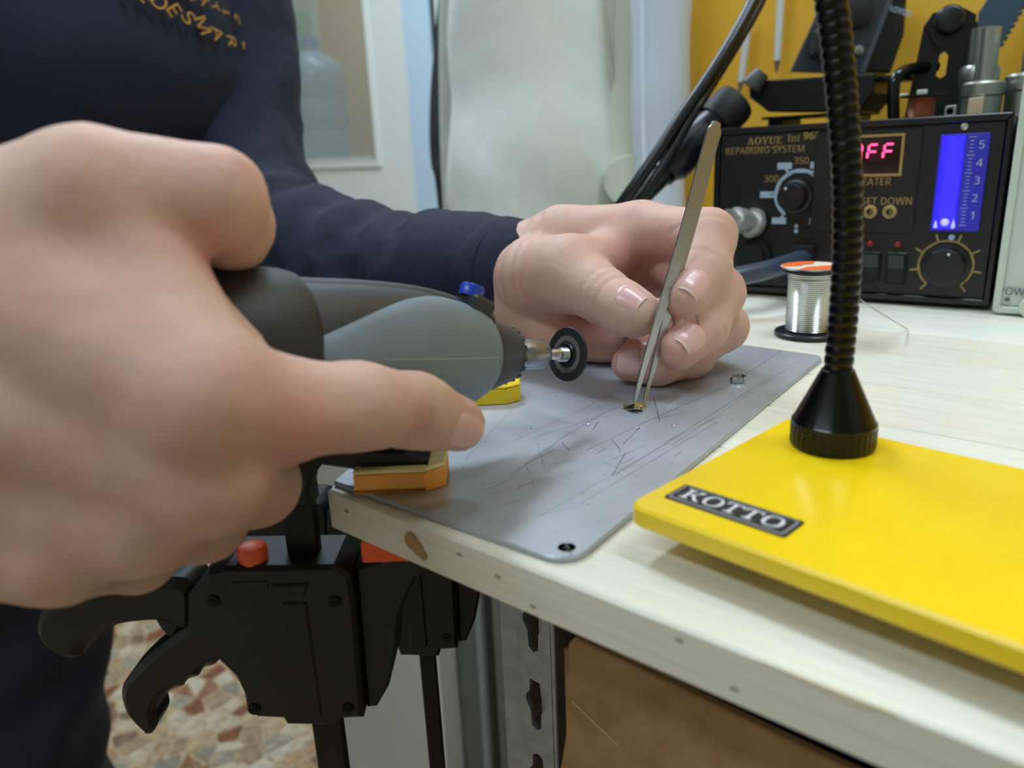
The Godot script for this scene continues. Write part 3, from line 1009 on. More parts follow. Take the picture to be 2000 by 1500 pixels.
# ---------------------------------------------------------------- things on and beside the station
func build_shelf_things() -> void:
	var black := mat("steel_black", Color(0.030, 0.031, 0.034), 0.35, 0.2)
	var steel := mat("bright_steel")
	var dull := mat("dull_steel", Color(0.62, 0.63, 0.60), 0.35, 0.9)
	# holder for the hot air handle
	var h := thing("gun_holder", "black sheet steel holder on top of the hot air station", "holder", Vector3(-0.2, 1.0382, -0.65))
	var st := begin()
	add_extrude(st, PackedVector2Array([Vector2(-0.072, 0.036), Vector2(-0.071, 0.024), Vector2(-0.055, 0.012), Vector2(0.012, 0.008), Vector2(0.022, 0.02), Vector2(0.022, 0.033)]), 0.055, 0.001, Transform3D(Basis(), Vector3(0, 0, -0.02)))
	obj("tray", fin(st), black, h)
	obj("foot_plate", box(Vector3(0.075, 0.002, 0.05), 0.0005), black, h, Vector3(-0.025, 0.0075, 0.005))
	for x in [-0.055, 0.0]:
		obj("foot", box(Vector3(0.012, 0.0065, 0.04), 0.0005), black, h, Vector3(x, 0.0033, 0.0))
	obj("arm", tube(curve([Vector3(0.036, 0.0, 0.03), Vector3(0.034, 0.025, 0.03), Vector3(0.038, 0.034, 0.02), Vector3(0.05, 0.037, -0.01)], 12), [0.0042], 12), mat("arm_black", Color(0.05, 0.055, 0.07), 0.22, 0.3), h)
	obj("yoke", box(Vector3(0.020, 0.004, 0.03), 0.0005), black, h, Vector3(0.028, 0.03, 0.005))
	# hot air handle
	var g := thing("hot_air_gun", "navy black hot air gun leaning on the holder", "hot air gun", Vector3.ZERO)
	var nv := mat("handle_navy", Color(0.045, 0.055, 0.095), 0.38)
	var g0 := Vector3(-0.274, 1.0615, -0.6046)
	var g1 := Vector3(-0.312, 1.0056, -0.5495)
	st = begin()
	add_lathe(st, [[0, 0.0], [0.013, 0.003], [0.0155, 0.008], [0.0155, 0.024], [0.0135, 0.028], [0.0135, 0.04], [0.0148, 0.05], [0.0148, 0.074], [0.011, 0.08], [0.0085, 0.086], [0.0085, 0.15], [0, 0.15]], 32, along(g0, g1))
	obj("body", fin(st), nv, g)
	st = begin()
	add_lathe(st, [[0.0157, 0.004], [0.0168, 0.009], [0.0168, 0.023], [0.0157, 0.028]], 32, along(g0, g1))
	obj("end_cap", fin(st), mat("cap_charcoal", Color(0.055, 0.058, 0.062), 0.6), g)
	obj("hook_lug", tube([g0 + Vector3(0.006, 0.008, -0.006), g0 + Vector3(0.013, 0.018, -0.01)], [0.009, 0.006], 14), mat("lug_grey", Color(0.26, 0.26, 0.25), 0.5), g)
	obj("nose_ring", tube([g1.lerp(g0, 0.08), g1.lerp(g0, 0.02)], [0.0105], 20), black, g)
	# twin cables
	for q in [[[Vector3(-0.2653, 1.1456, -0.6179), Vector3(-0.2677, 1.123, -0.6), Vector3(-0.2732, 1.0956, -0.5774), Vector3(-0.2812, 1.0707, -0.5578), Vector3(-0.2895, 1.0506, -0.5427), Vector3(-0.2996, 1.0267, -0.5272), Vector3(-0.3116, 1.0036, -0.5146), Vector3(-0.3257, 0.9833, -0.5081)], "thick black cable running down past the hot air gun", 0.0046], [[Vector3(-0.2654, 1.1474, -0.6324), Vector3(-0.2678, 1.1264, -0.6165), Vector3(-0.2721, 1.1019, -0.5947), Vector3(-0.2807, 1.0767, -0.5773), Vector3(-0.2834, 1.0546, -0.5524), Vector3(-0.2928, 1.0281, -0.5364), Vector3(-0.3039, 1.0012, -0.5217), Vector3(-0.3203, 0.9759, -0.5141)], "thinner black cable beside the thick one", 0.0036]]:
		var c := thing("black_cable", q[1], "cable", Vector3.ZERO, 0.0, "black cables in front of the yellow wall")
		obj("sheath", tube(curve(q[0], 40), [q[2]], 14), mat("cable_black", Color(0.035, 0.036, 0.04), 0.35), c)
	# desoldering block with a tilted face
	var b := thing("iron_stand", "dark grey tool rest with a tilted face and small label", "tool rest", Vector3(-0.2358, 1.0828, -0.7289))
	var up := Vector3(-0.2366, 1.133, -0.7482) - Vector3(-0.2358, 1.0828, -0.7289)
	var bb := Node3D.new()
	b.basis = Basis(Vector3(0, 1, 0), deg_to_rad(30)) * Basis(Vector3(0, 0, 1), deg_to_rad(-9))
	obj("rear_block", extrude(PackedVector2Array([Vector2(-0.005, 0.0), Vector2(0.040, 0.004), Vector2(0.043, 0.035), Vector2(0.034, 0.085), Vector2(0.0, 0.09)]), 0.04, 0.002), mat("block_black", Color(0.055, 0.056, 0.06), 0.42), b, Vector3(0, 0.0, -0.05))
	obj("face_plate", extrude(PackedVector2Array([Vector2(-0.044, -0.004), Vector2(0.016, 0.0), Vector2(0.028, 0.09), Vector2(-0.018, 0.092), Vector2(-0.030, 0.052)]), 0.006, 0.0008), mat("plate_grey", Color(0.20, 0.215, 0.235), 0.4), b, Vector3(0, 0, -0.011))
	obj("face_edge", box(Vector3(0.004, 0.092, 0.008), 0.001), mat("edge_grey", Color(0.30, 0.33, 0.37), 0.35), b, Vector3(0.022, 0.046, -0.008), Vector3(0, 0, -8))
	obj("grip", box(Vector3(0.026, 0.022, 0.014), 0.003), mat("grip_black", Color(0.09, 0.095, 0.1), 0.5), b, Vector3(-0.020, 0.020, 0.0))
	obj("hub", lathe([[0, 0], [0.014, 0], [0.013, 0.006], [0.006, 0.008], [0, 0.008]], 28), mat("grip_black"), b, Vector3(0.0, 0.048, -0.006), Vector3(90, 0, 0))
	obj("face_screw", lathe([[0, 0], [0.0042, 0], [0.0040, 0.0015], [0, 0.003]], 20), dull, b, Vector3(0.008, 0.018, -0.005), Vector3(90, 0, 0))
	obj("face_screw", lathe([[0, 0], [0.0038, 0], [0.0036, 0.0015], [0, 0.003]], 20), dull, b, Vector3(0.016, 0.078, -0.005), Vector3(90, 0, 0))
	obj("maker_label", text("AOYUE", 0.0042, 0.0004, false, 700), mat("print_pale"), b, Vector3(0.0345, 0.052, -0.0095), Vector3(0, 8, -9))
	obj("leg", box(Vector3(0.05, 0.006, 0.03), 0.001), mat("plate_grey"), b, Vector3(-0.01, -0.0065, -0.03), Vector3(0, 0, 9))
	# slotted bracket with a knob
	var k := thing("slotted_bracket", "black slotted bracket plate with a round knob", "bracket", Vector3(-0.1445, 1.0382, -0.655), deg_to_rad(12))
	st = begin()
	add_extrude(st, holed(PackedVector2Array([Vector2(-0.021, 0), Vector2(0.019, 0), Vector2(0.018, 0.068), Vector2(0.010, 0.073), Vector2(-0.009, 0.072), Vector2(-0.014, 0.064)]), PackedVector2Array([Vector2(-0.003, 0.030), Vector2(0.0, 0.028), Vector2(0.003, 0.030), Vector2(0.0035, 0.043), Vector2(0.001, 0.046), Vector2(-0.002, 0.044)])), 0.004, 0.0004)
	obj("plate", fin(st), black, k)
	obj("knob", lathe([[0, 0], [0.0098, 0], [0.0098, 0.004], [0.0085, 0.006], [0.0070, 0.0066], [0, 0.0066]], 32), mat("knob_black"), k, Vector3(0.002, 0.066, 0.004), Vector3(90, 0, 0))
	obj("side_web", box(Vector3(0.003, 0.06, 0.022), 0.0005), mat("web_grey", Color(0.12, 0.12, 0.12), 0.5), k, Vector3(0.0185, 0.034, -0.011), Vector3(0, 0, 1))
	# copper bobbin
	var cb := thing("copper_bobbin", "small bobbin of copper wire on top of the hot air station", "bobbin", Vector3(-0.1385, 1.0382, -0.585))
	obj("flange", lathe([[0, 0], [0.0125, 0], [0.0125, 0.0012], [0, 0.0012]], 28), mat("flange_black", Color(0.06, 0.06, 0.06), 0.4), cb)
	var cp := mat("copper", Color(0.76, 0.53, 0.42), 0.32, 0.7)
	var prof := [[0, 0.0012], [0.0072, 0.0012]]
	for i in 20:
		prof.append([0.0082, 0.0016 + i * 0.0006])
		prof.append([0.0079, 0.0019 + i * 0.0006])
	prof.append([0, 0.0136])
	obj("wire", lathe(prof, 32), cp, cb)
	obj("flange", lathe([[0, 0], [0.0130, 0], [0.0130, 0.0012], [0, 0.0012]], 28), mat("flange_black"), cb, Vector3(0, 0.0136, 0))
	obj("tab", box(Vector3(0.006, 0.003, 0.002), 0.0003), mat("tab_white", Color(0.8, 0.8, 0.76), 0.5), cb, Vector3(0.0015, 0.0162, 0.008))
	obj("tab", box(Vector3(0.005, 0.0015, 0.002), 0.0003), mat("tab_white"), cb, Vector3(-0.0105, 0.0155, 0.004))
	# nozzles
	var nz := [[Vector3(-0.1075, 1.0382, -0.605), 0.0125, 0.021, 0.0062, 0.053, "stepped steel nozzle with a wide collar and square stem"], [Vector3(-0.0868, 1.0382, -0.625), 0.0125, 0.025, 0.0042, 0.053, "steel nozzle with a thin tall stem beside the bench power supply"], [Vector3(-0.119, 1.0382, -0.650), 0.0125, 0.034, 0.0088, 0.058, "steel nozzle standing behind the stepped nozzle"]]
	for q in nz:
		var n := thing("air_nozzle", q[5], "nozzle", q[0], 0.0, "steel nozzles on top of the station")
		obj("skirt", lathe([[0.0, 0], [q[1] - 0.001, 0], [q[1] - 0.001, q[2] * 0.55], [q[1], q[2] * 0.6], [q[1], q[2] * 0.93], [q[1] - 0.0015, q[2]], [q[3], q[2]], [0, q[2]]], 32), dull, n)
		obj("stem", lathe([[q[3], q[2]], [q[3], q[4]], [q[3] * 0.8, q[4]], [q[3] * 0.8, q[4] - 0.006], [0, q[4] - 0.006]], 20), dull, n)
	var sc := obj("slit", box(Vector3(0.009, 0.010, 0.002), 0.0003), mat("slit_shine", Color(0.78, 0.72, 0.62), 0.2, 0.9), get_node("air_nozzle"), Vector3(-0.001, 0.006, 0.0118))
	var cl := thing("hex_clip", "tiny square steel clip between bobbin and nozzles", "clip", Vector3(-0.1205, 1.0382, -0.585))
	st = begin()
	add_extrude(st, holed(round_rect(0.0065, 0.007, 0.0008, 2), ring2(0.0018, 14)), 0.004, 0.0003)
	obj("body", fin(st), dull, cl, Vector3(0, 0.0035, 0))
	# bench power supply at the right
	var p := thing("power_supply", "cream bench power supply beside the hot air station", "power supply", Vector3(-0.0775, T, -0.5445), deg_to_rad(4.7))
	var cream := mat("cream_plastic", Color(0.78, 0.82, 0.76), 0.45)
	obj("case", box(Vector3(0.13, 0.165, 0.22), 0.003), cream, p, Vector3(0.0655, 0.0855, -0.111))
	obj("front_rim", extrude(holed(round_rect(0.13, 0.168, 0.003, 3), round_rect(0.122, 0.160, 0.002, 3)), 0.003, 0.0005), cream, p, Vector3(0.0655, 0.0855, -0.001))
	obj("meter_window", box(Vector3(0.096, 0.050, 0.002), 0.0004), mat("meter_dark", Color(0.08, 0.10, 0.10), 0.2), p, Vector3(0.0655, 0.115, 0.0003))
	obj("power_text", text("POWER", 0.0028, 0.0002), mat("print_grey", Color(0.35, 0.40, 0.42), 0.6), p, Vector3(0.0125, 0.0148, 0.0004))
	obj("on_mark", box(Vector3(0.0025, 0.002, 0.0002), 0), mat("print_grey"), p, Vector3(0.0075, 0.0098, 0.0002))
	obj("on_mark", box(Vector3(0.0025, 0.002, 0.0002), 0), mat("print_grey"), p, Vector3(0.0075, 0.0052, 0.0002))
	obj("power_button", lathe([[0, 0], [0.0065, 0], [0.0065, 0.005], [0.0055, 0.006], [0, 0.006]], 24), mat("button_ivory", Color(0.82, 0.82, 0.74), 0.4), p, Vector3(0.0205, 0.0065, 0.0), Vector3(90, 0, 0))
	for fx in [0.01, 0.12]:
		for fz in [-0.02, -0.2]:
			obj("foot", lathe([[0, -0.0028], [0.005, -0.0028], [0.006, 0], [0, 0]], 14), mat("rubber_black"), p, Vector3(fx, 0.0030, fz))
	# solder spool
	var sp := thing("solder_spool", "spool of silver solder wire with an orange top label", "spool", Vector3(-0.1514, 0.92, -0.4377))
	obj("flange", lathe([[0, 0], [0.0178, 0], [0.0184, 0.0008], [0.0184, 0.0026], [0.0178, 0.0032], [0, 0.0032]], 40), mat("spool_black", Color(0.05, 0.06, 0.07), 0.35), sp)
	prof = [[0, 0.0032], [0.0118, 0.0032]]
	for i in 30:
		var w := 0.0122 if i < 27 else 0.0126
		prof.append([w, 0.0038 + i * 0.0011])
		prof.append([w + 0.00035, 0.00435 + i * 0.0011])
		prof.append([w, 0.0047 + i * 0.0011])
	prof.append([0, 0.0372])
	obj("solder_wire", lathe(prof, 40), mat("solder_silver", Color(0.80, 0.81, 0.79), 0.24, 0.95), sp)
	obj("flange", lathe([[0, 0], [0.0168, 0], [0.0175, 0.0008], [0.0175, 0.0022], [0.0168, 0.0028], [0, 0.0028]], 40), mat("spool_black"), sp, Vector3(0, 0.0372, 0))
	obj("label_disc", lathe([[0, 0], [0.0168, 0], [0.0168, 0.0002], [0, 0.0002]], 40), mat("label_white", Color(0.86, 0.80, 0.74), 0.5), sp, Vector3(0, 0.0400, 0))
	obj("label_print", arc_mesh(0.006, 0.0162, 0.6, 2.6, 0.0002), mat("label_orange", Color(0.90, 0.40, 0.12), 0.5), sp, Vector3(0, 0.0402, 0), Vector3(-90, 70, 0))
	obj("label_print", arc_mesh(0.0045, 0.0162, 3.4, 5.4, 0.0002), mat("label_orange"), sp, Vector3(0, 0.0402, 0), Vector3(-90, 70, 0))
	obj("loose_end", tube(curve([Vector3(-0.1445, 0.9574, -0.4337), Vector3(-0.1345, 0.9525, -0.4335), Vector3(-0.1206, 0.9422, -0.4345), Vector3(-0.111, 0.9348, -0.4399), Vector3(-0.1082, 0.9206, -0.477)], 20), [0.0004], 6), mat("solder_silver"), sp).transform = sp.transform.affine_inverse()
	# things hanging on the yellow wall
	for q in [[Vector3(-0.3294, 1.1885, -0.812), Vector3(-0.3298, 1.106, -0.812), "slim white rod with a dark tip hanging on the yellow wall"], [Vector3(-0.3619, 1.147, -0.812), Vector3(-0.3675, 1.089, -0.812), "plain white rod on the yellow wall behind the black cables"]]:
		var r := thing("hanging_rod", q[2], "rod", Vector3.ZERO, 0.0, "rods on the yellow wall")
		var e: Vector3 = (q[1] - q[0]).normalized()
		obj("shaft", tube([q[0], q[1]], [0.0042, 0.0034], 12), mat("rod_white", Color(0.86, 0.87, 0.85), 0.4), r)
		obj("tip", tube([q[1], q[1] + e * 0.012], [0.0034, 0.0008], 12), mat("tip_grey", Color(0.45, 0.42, 0.36), 0.4), r)
	var cm := thing("toothed_comb", "grey-blue toothed strip hanging on the yellow wall", "comb", Vector3(-0.138, 1.1033, -0.78))
	cm.rotation_degrees = Vector3(0, 10, -24)
	var cp2 := [[-0.016, 0.0], [0.006, -0.006]]
	var pp := PackedVector2Array([Vector2(-0.017, 0.012), Vector2(-0.010, -0.004), Vector2(0.006, -0.008)])
	for i in 16:
		pp.append(Vector2(0.0095, -0.006 + i * 0.0048))
		pp.append(Vector2(0.0125, -0.0045 + i * 0.0048))
		pp.append(Vector2(0.0125, -0.0025 + i * 0.0048))
	pp.append(Vector2(0.0095, 0.074))
	pp.append(Vector2(-0.012, 0.074))
	obj("strip", extrude(pp, 0.008, 0.0006), mat("comb_blue", Color(0.22, 0.30, 0.36), 0.45), cm)
	obj("hanger", tube([Vector3(0, 0.07, 0.004), Vector3(0, 0.07, -0.055)], [0.002], 8), steel, cm)


# ---------------------------------------------------------------- behind the bench at the left
func build_background() -> void:
	var canvas := tri_mat("cream_canvas", noise_tex(0.02, [[0.0, Color(0.88, 0.89, 0.85)], [1.0, Color(0.91, 0.92, 0.88)]], 12, 512, 4), Vector3.ONE * 3, 0.85)
	bump(canvas, 0.3, 0.08)
	var b := thing("canvas_bag", "tall stuffed cream canvas bag with a seam down its side", "bag", Vector3(-0.617, 0, -0.797))
	var ch := [[[0.0, 0.10, 0.0, 0.085], [0.0, 0.55, 0.0, 0.10], [0.0, 0.85, 0.0, 0.105], [-0.002, 1.00, 0.0, 0.106], [-0.006, 1.15, 0.0, 0.094], [-0.010, 1.30, 0.0, 0.078], [-0.010, 1.45, 0.0, 0.05]],
		[[0.02, 0.12, 0.03, 0.075], [0.02, 0.85, 0.03, 0.085], [0.02, 1.02, 0.03, 0.085], [0.015, 1.2, 0.03, 0.072], [0.01, 1.38, 0.02, 0.05]]]
	var n := nets(bones_of(ch), 0.009, 60.0)
	var v: PackedVector3Array = n[0]
	var nr := normals_of(v, n[1])
	var fn := FastNoiseLite.new()
	fn.seed = 4
	fn.frequency = 3.0
	for i in v.size():
		var p := v[i]
		var fold := sin(p.x * 55.0 + p.y * 26.0 + 3.0 * fn.get_noise_3dv(p * 1.5)) * 0.005 * smoothstep(1.08, 0.92, p.y)
		v[i] += nr[i] * (fold + fn.get_noise_3dv(p * 0.8) * 0.007)
	obj("canvas", skin_mesh([[v, n[1]]]), canvas, b)
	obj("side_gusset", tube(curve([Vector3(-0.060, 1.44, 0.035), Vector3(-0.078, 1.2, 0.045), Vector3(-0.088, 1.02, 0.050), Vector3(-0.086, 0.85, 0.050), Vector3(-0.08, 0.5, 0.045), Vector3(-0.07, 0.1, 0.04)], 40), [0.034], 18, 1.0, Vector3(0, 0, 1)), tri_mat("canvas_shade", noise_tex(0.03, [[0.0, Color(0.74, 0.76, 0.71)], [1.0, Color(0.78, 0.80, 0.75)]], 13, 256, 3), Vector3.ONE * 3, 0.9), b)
	obj("seam_band", tube(curve([Vector3(0.070, 1.40, 0.030), Vector3(0.088, 1.2, 0.030), Vector3(0.104, 1.06, 0.022), Vector3(0.112, 0.96, 0.016), Vector3(0.112, 0.80, 0.015)], 30), [0.019, 0.019], 14, 0.3, Vector3(0.3, 0, 1)), tri_mat("band_beige", noise_tex(0.05, [[0.0, Color(0.76, 0.76, 0.67)], [1.0, Color(0.82, 0.82, 0.73)]], 14, 256, 3), Vector3.ONE * 6, 0.9), b)
	# cream plastic arm with a round joint
	var ivory := mat("ivory_plastic", Color(0.84, 0.86, 0.78), 0.5)
	var a := thing("folding_stand", "flat cream plastic stand with a round joint beside the canvas bag", "stand", Vector3.ZERO)
	var a0 := Vector3(-0.4747, 0.9936, -0.763)
	var a1 := Vector3(-0.5255, 1.2534, -0.8222)
	var arm := obj("blade", extrude(round_rect(0.034, 0.62, 0.003, 3), 0.010, 0.0015), ivory, a)
	aim(arm, a0.lerp(a1, 1.18) - Vector3(0, 0.0, 0.0), (a1 - a0).cross(Vector3(0.2, 0, 1)), a1 - a0)
	var jt := obj("joint_disc", lathe([[0, 0], [0.026, 0], [0.0275, 0.002], [0.0275, 0.014], [0.026, 0.016], [0, 0.016]], 40), ivory, a)
	jt.transform = Transform3D(Basis(Vector3(1, 0, 0), PI / 2), a0 + Vector3(0, 0, -0.002)).rotated_local(Vector3(0, 0, 1), -0.5)
	var lg := obj("lower_link", tube([a0 + Vector3(0, 0, -0.01), Vector3(-0.455, T + 0.008, a0.z - 0.012), Vector3(-0.40, T + 0.008, a0.z - 0.012)], [0.008], 12), ivory, a)
	# white plastic roll behind it
	var r := thing("plastic_roll", "tall roll of white plastic sheet standing at the end of the bench", "roll", Vector3(-0.4418, 1.1245, -0.775) * Vector3(1, 0, 1) + Vector3(0, T, 0))
	var rp := [[0, 0], [0.026, 0]]
	for i in 30:
		rp.append([0.0295 + 0.0012 * sin(i * 1.3) - 0.002 * cos(i * 0.35), i * 0.025])
	rp.append([0, 0.75])
	obj("sheet", lathe(rp, 40), mat("white_plastic_sheet", Color(0.83, 0.86, 0.90), 0.3), r)
	obj("loose_edge", box(Vector3(0.004, 0.7, 0.01), 0.001), mat("sheet_edge", Color(0.92, 0.94, 0.97), 0.25), r, Vector3(-0.006, 0.36, 0.0275), Vector3(0, 0, 1))
	# dark grey strap between door and bag
	var s := thing("dark_strap", "dark grey curved strap behind the canvas bag", "strap", Vector3.ZERO)
	obj("webbing", tube(curve([Vector3(-0.8324, 1.2799, -0.871), Vector3(-0.8159, 1.1958, -0.8381), Vector3(-0.8082, 1.1141, -0.8123), Vector3(-0.795, 1.0321, -0.7911), Vector3(-0.7709, 0.9426, -0.7765), Vector3(-0.72, 0.4, -0.74), Vector3(-0.74, 0.0, -0.74)], 40), [0.022], 12, 0.35, Vector3(0, 0, 1)), mat("strap_dark", Color(0.10, 0.12, 0.13), 0.7), s)


# ---------------------------------------------------------------- steel plate and what lies on it
func planar_uv(m: ArrayMesh, lo: Vector2, size: Vector2) -> ArrayMesh:
	var a := m.surface_get_arrays(0)
	var uv := PackedVector2Array()
	for v in a[Mesh.ARRAY_VERTEX]:
		uv.append((Vector2(v.x, v.y) - lo) / size)
	a[Mesh.ARRAY_TEX_UV] = uv
	var out := ArrayMesh.new()
	out.add_surface_from_arrays(Mesh.PRIMITIVE_TRIANGLES, a)
	return out


func scratch(im: Image, a: Vector2, b: Vector2, w: float, c: Color, strong: float) -> void:
	var n := int(a.distance_to(b) * 1.5) + 1
	for i in n:
		var p := a.lerp(b, float(i) / n)
		var fade := strong * (0.75 + 0.25 * sin(i * 0.05 + a.x))
		for dx in range(-2, 3):
			for dy in range(-2, 3):
				var q := Vector2(int(p.x) + dx, int(p.y) + dy)
				if q.x < 0 or q.y < 0 or q.x >= im.get_width() or q.y >= im.get_height():
					continue
				var k := clampf(w - q.distance_to(p), 0.0, 1.0) * fade
				if k > 0.0:
					im.set_pixelv(q, im.get_pixelv(q).lerp(c, k))


func usb_shell(scale := 1.0) -> ArrayMesh:
	var st := begin()
	var sec := PackedVector2Array([Vector2(-0.0036, 0.0012), Vector2(-0.0030, 0.0003), Vector2(0.0030, 0.0003), Vector2(0.0036, 0.0012), Vector2(0.0036, 0.0028), Vector2(-0.0036, 0.0028)])
	var hole := PackedVector2Array([Vector2(-0.0033, 0.0013), Vector2(-0.0028, 0.0006), Vector2(0.0028, 0.0006), Vector2(0.0033, 0.0013), Vector2(0.0033, 0.0025), Vector2(-0.0033, 0.0025)])
	add_extrude(st, holed(sec, hole), 0.0052, 0.0)
	add_extrude(st, sec, 0.0006, 0.0)
	for s in [-1, 1]:
		add_box(st, Vector3(0.0008, 0.0016, 0.0012), 0.0001, Transform3D(Basis(), Vector3(s * 0.0040, 0.0008, 0.0012)))
		add_box(st, Vector3(0.0008, 0.0016, 0.0012), 0.0001, Transform3D(Basis(), Vector3(s * 0.0040, 0.0008, 0.0036)))
		add_box(st, Vector3(0.0014, 0.0003, 0.0016), 0.0, Transform3D(Basis(), Vector3(s * 0.0041, 0.0028, 0.005)))
	return fin(st)


func usb(called_label: String, at: Vector3) -> Node3D:
	var u := thing("socket_connector", called_label, "connector", at)
	obj("shell", usb_shell(), mat("bright_steel"), u)
	obj("insert", box(Vector3(0.0064, 0.0018, 0.004), 0.0002), mat("insert_black", Color(0.02, 0.02, 0.02), 0.4), u, Vector3(0, 0.00155, 0.0022))
	obj("tongue", box(Vector3(0.0046, 0.0005, 0.0006), 0.0001), mat("tongue_grey", Color(0.35, 0.35, 0.35), 0.4), u, Vector3(0, 0.00165, 0.0044))
	for k in 5:
		obj("solder_pin", box(Vector3(0.0003, 0.0003, 0.0014), 0.0), mat("bright_steel"), u, Vector3(-0.0013 + 0.00065 * k, 0.0004, -0.0005))
	return u


func build_plate_things() -> void:
	# steel sheet
	var im := Image.create(1024, 1024, false, Image.FORMAT_RGB8)
	var fn := FastNoiseLite.new()
	fn.seed = 3
	fn.frequency = 0.006
	fn.fractal_octaves = 4
	var f2 := FastNoiseLite.new()
	f2.seed = 8
	f2.frequency = 0.09
	var base := Color(0.70, 0.72, 0.745)
	for y in 1024:
		for x in 1024:
			var k := 1.0 + 0.055 * fn.get_noise_2d(x, y) + 0.018 * f2.get_noise_2d(x * 0.25, y * 2.0)
			im.set_pixel(x, y, base * k)
	var lo := Vector2(-0.305, 0.140)
	var size := Vector2(0.200, 0.262)
	var dark := Color(0.27, 0.28, 0.30)
	var to := func(x: float, z: float) -> Vector2: return (Vector2(x, -z) - lo) / size * 1024.0
	var lines := [[-0.1479, -0.3884, -0.1442, -0.3188, 0.6], [-0.1442, -0.3188, -0.1506, -0.252, 0.6], [-0.1506, -0.252, -0.1526, -0.2162, 0.5], [-0.1337, -0.345, -0.1317, -0.2033, 0.6], [-0.1268, -0.2704, -0.1286, -0.1785, 0.35], [-0.1285, -0.2812, -0.1332, -0.2391, 0.4], [-0.1639, -0.2846, -0.1457, -0.2581, 0.7], [-0.1488, -0.2475, -0.1447, -0.2289, 0.7], [-0.152, -0.2318, -0.142, -0.2233, 0.6], [-0.1392, -0.2216, -0.1321, -0.202, 0.8], [-0.1663, -0.2446, -0.1629, -0.2354, 0.6], [-0.1705, -0.2571, -0.1677, -0.2214, 0.45], [-0.1677, -0.2214, -0.1606, -0.1814, 0.4], [-0.1692, -0.2778, -0.1711, -0.2415, 0.4], [-0.1711, -0.2415, -0.1769, -0.2152, 0.4], [-0.1651, -0.2179, -0.1576, -0.2129, 0.5], [-0.1626, -0.2095, -0.1628, -0.1929, 0.6], [-0.1475, -0.2221, -0.1478, -0.2146, 0.6], [-0.1236, -0.2356, -0.1232, -0.2288, 0.5], [-0.1585, -0.3651, -0.1545, -0.2788, 0.35], [-0.133, -0.3745, -0.1294, -0.2379, 0.35], [-0.1808, -0.2793, -0.1814, -0.2083, 0.3], [-0.1314, -0.2494, -0.1337, -0.1637, 0.25], [-0.206, -0.2375, -0.1836, -0.1834, 0.2], [-0.1372, -0.2327, -0.1401, -0.2129, 0.4], [-0.1351, -0.2134, -0.1346, -0.2212, 0.45], [-0.1603, -0.1675, -0.1586, -0.1812, 0.3], [-0.1478, -0.1646, -0.1455, -0.1707, 0.4], [-0.1515, -0.1835, -0.1519, -0.1758, 0.35]]
	for l in lines:
		var a: Vector2 = to.call(l[0], l[1])
		var b: Vector2 = to.call(l[2], l[3])
		scratch(im, a, b, 1.4, dark, l[4] * 0.6)
	for k in 90:
		var p := Vector2(rng.randf_range(330, 1000), rng.randf_range(30, 1000))
		var ang := rng.randf_range(0.9, 1.25) if rng.randf() < 0.7 else rng.randf_range(0, PI)
		scratch(im, p, p + Vector2(cos(ang), sin(ang)) * rng.randf_range(10, 130), 1.2, dark, rng.randf_range(0.06, 0.2))
	for k in 120:
		var p := Vector2(rng.randf_range(330, 1000), rng.randf_range(30, 1000))
		scratch(im, p, p + Vector2(2, 1), 1.8, Color(0.33, 0.33, 0.34), rng.randf_range(0.15, 0.45))
	var pm := mat("plate_steel", Color.WHITE, 0.38, 0.45)
	pm.albedo_texture = ImageTexture.create_from_image(im)
	var t := thing("steel_plate", "scratched grey steel plate with rounded corner and hole lying on the bench", "metal plate", Vector3(0, T, 0))
	var outline := PackedVector2Array()
	# outline in x and -z, corner near the camera rounded
	for k in 9:
		var a := -PI / 2 + PI / 2 * k / 8.0
		outline.append(Vector2(-0.1185 + 0.0085 * cos(a), 0.1555 + 0.0085 * sin(a)))
	for k in 7:
		var a := PI / 2 * k / 6.0
		outline.append(Vector2(-0.1324 + 0.007 * cos(a), 0.384 + 0.007 * sin(a)))
	for q in [[-0.295, 0.394], [-0.298, 0.391], [-0.298, 0.352], [-0.2105, 0.1480], [-0.2085, 0.1445]]:
		outline.append(Vector2(q[0], q[1]))
	var st := begin()
	add_extrude(st, holed(outline, ring2(0.0022, 20, Vector2(-0.1156, 0.1538))), 0.002, 0.0004)
	var sheet := obj("sheet", planar_uv(fin(st), lo, size), pm, t, Vector3(0, 0.0, 0), Vector3(-90, 0, 0))
	# loose connector and shavings
	var u := usb("loose micro socket lying on the steel plate beyond the tweezers", Vector3(-0.1411, 0.922, -0.3274))
	u.rotation = Vector3(0, deg_to_rad(-62), PI)
	u.position += Vector3(0, 0.003, 0)
	for q in [[Vector3(-0.1672, 0.9221, -0.2394), 40, "tiny bright shaving between the cutting disc and the long scratches"], [Vector3(-0.1491, 0.9221, -0.2469), 80, "round bright shaving just in front of the tweezer tips"], [Vector3(-0.1384, 0.9221, -0.2561), 10, "forked bright shaving between tweezer tips and yellow base"], [Vector3(-0.1819, 0.9221, -0.2634), 120, "tiny shaving just beneath the cutting disc"], [Vector3(-0.1843, 0.9221, -0.2238), 150, "thin flat shaving near the pointing fingertip"]]:
		var c := thing("metal_shaving", q[2], "shaving", q[0], deg_to_rad(q[1]), "shavings on the steel plate")
		obj("curl", tube(curve([Vector3(-0.0007, 0.0002, 0), Vector3(0, 0.0004, 0.0002), Vector3(0.0007, 0.0003, -0.0001)], 6), [0.00028], 6), mat("shaving_bright", Color(0.95, 0.95, 0.95), 0.08, 1.0), c)


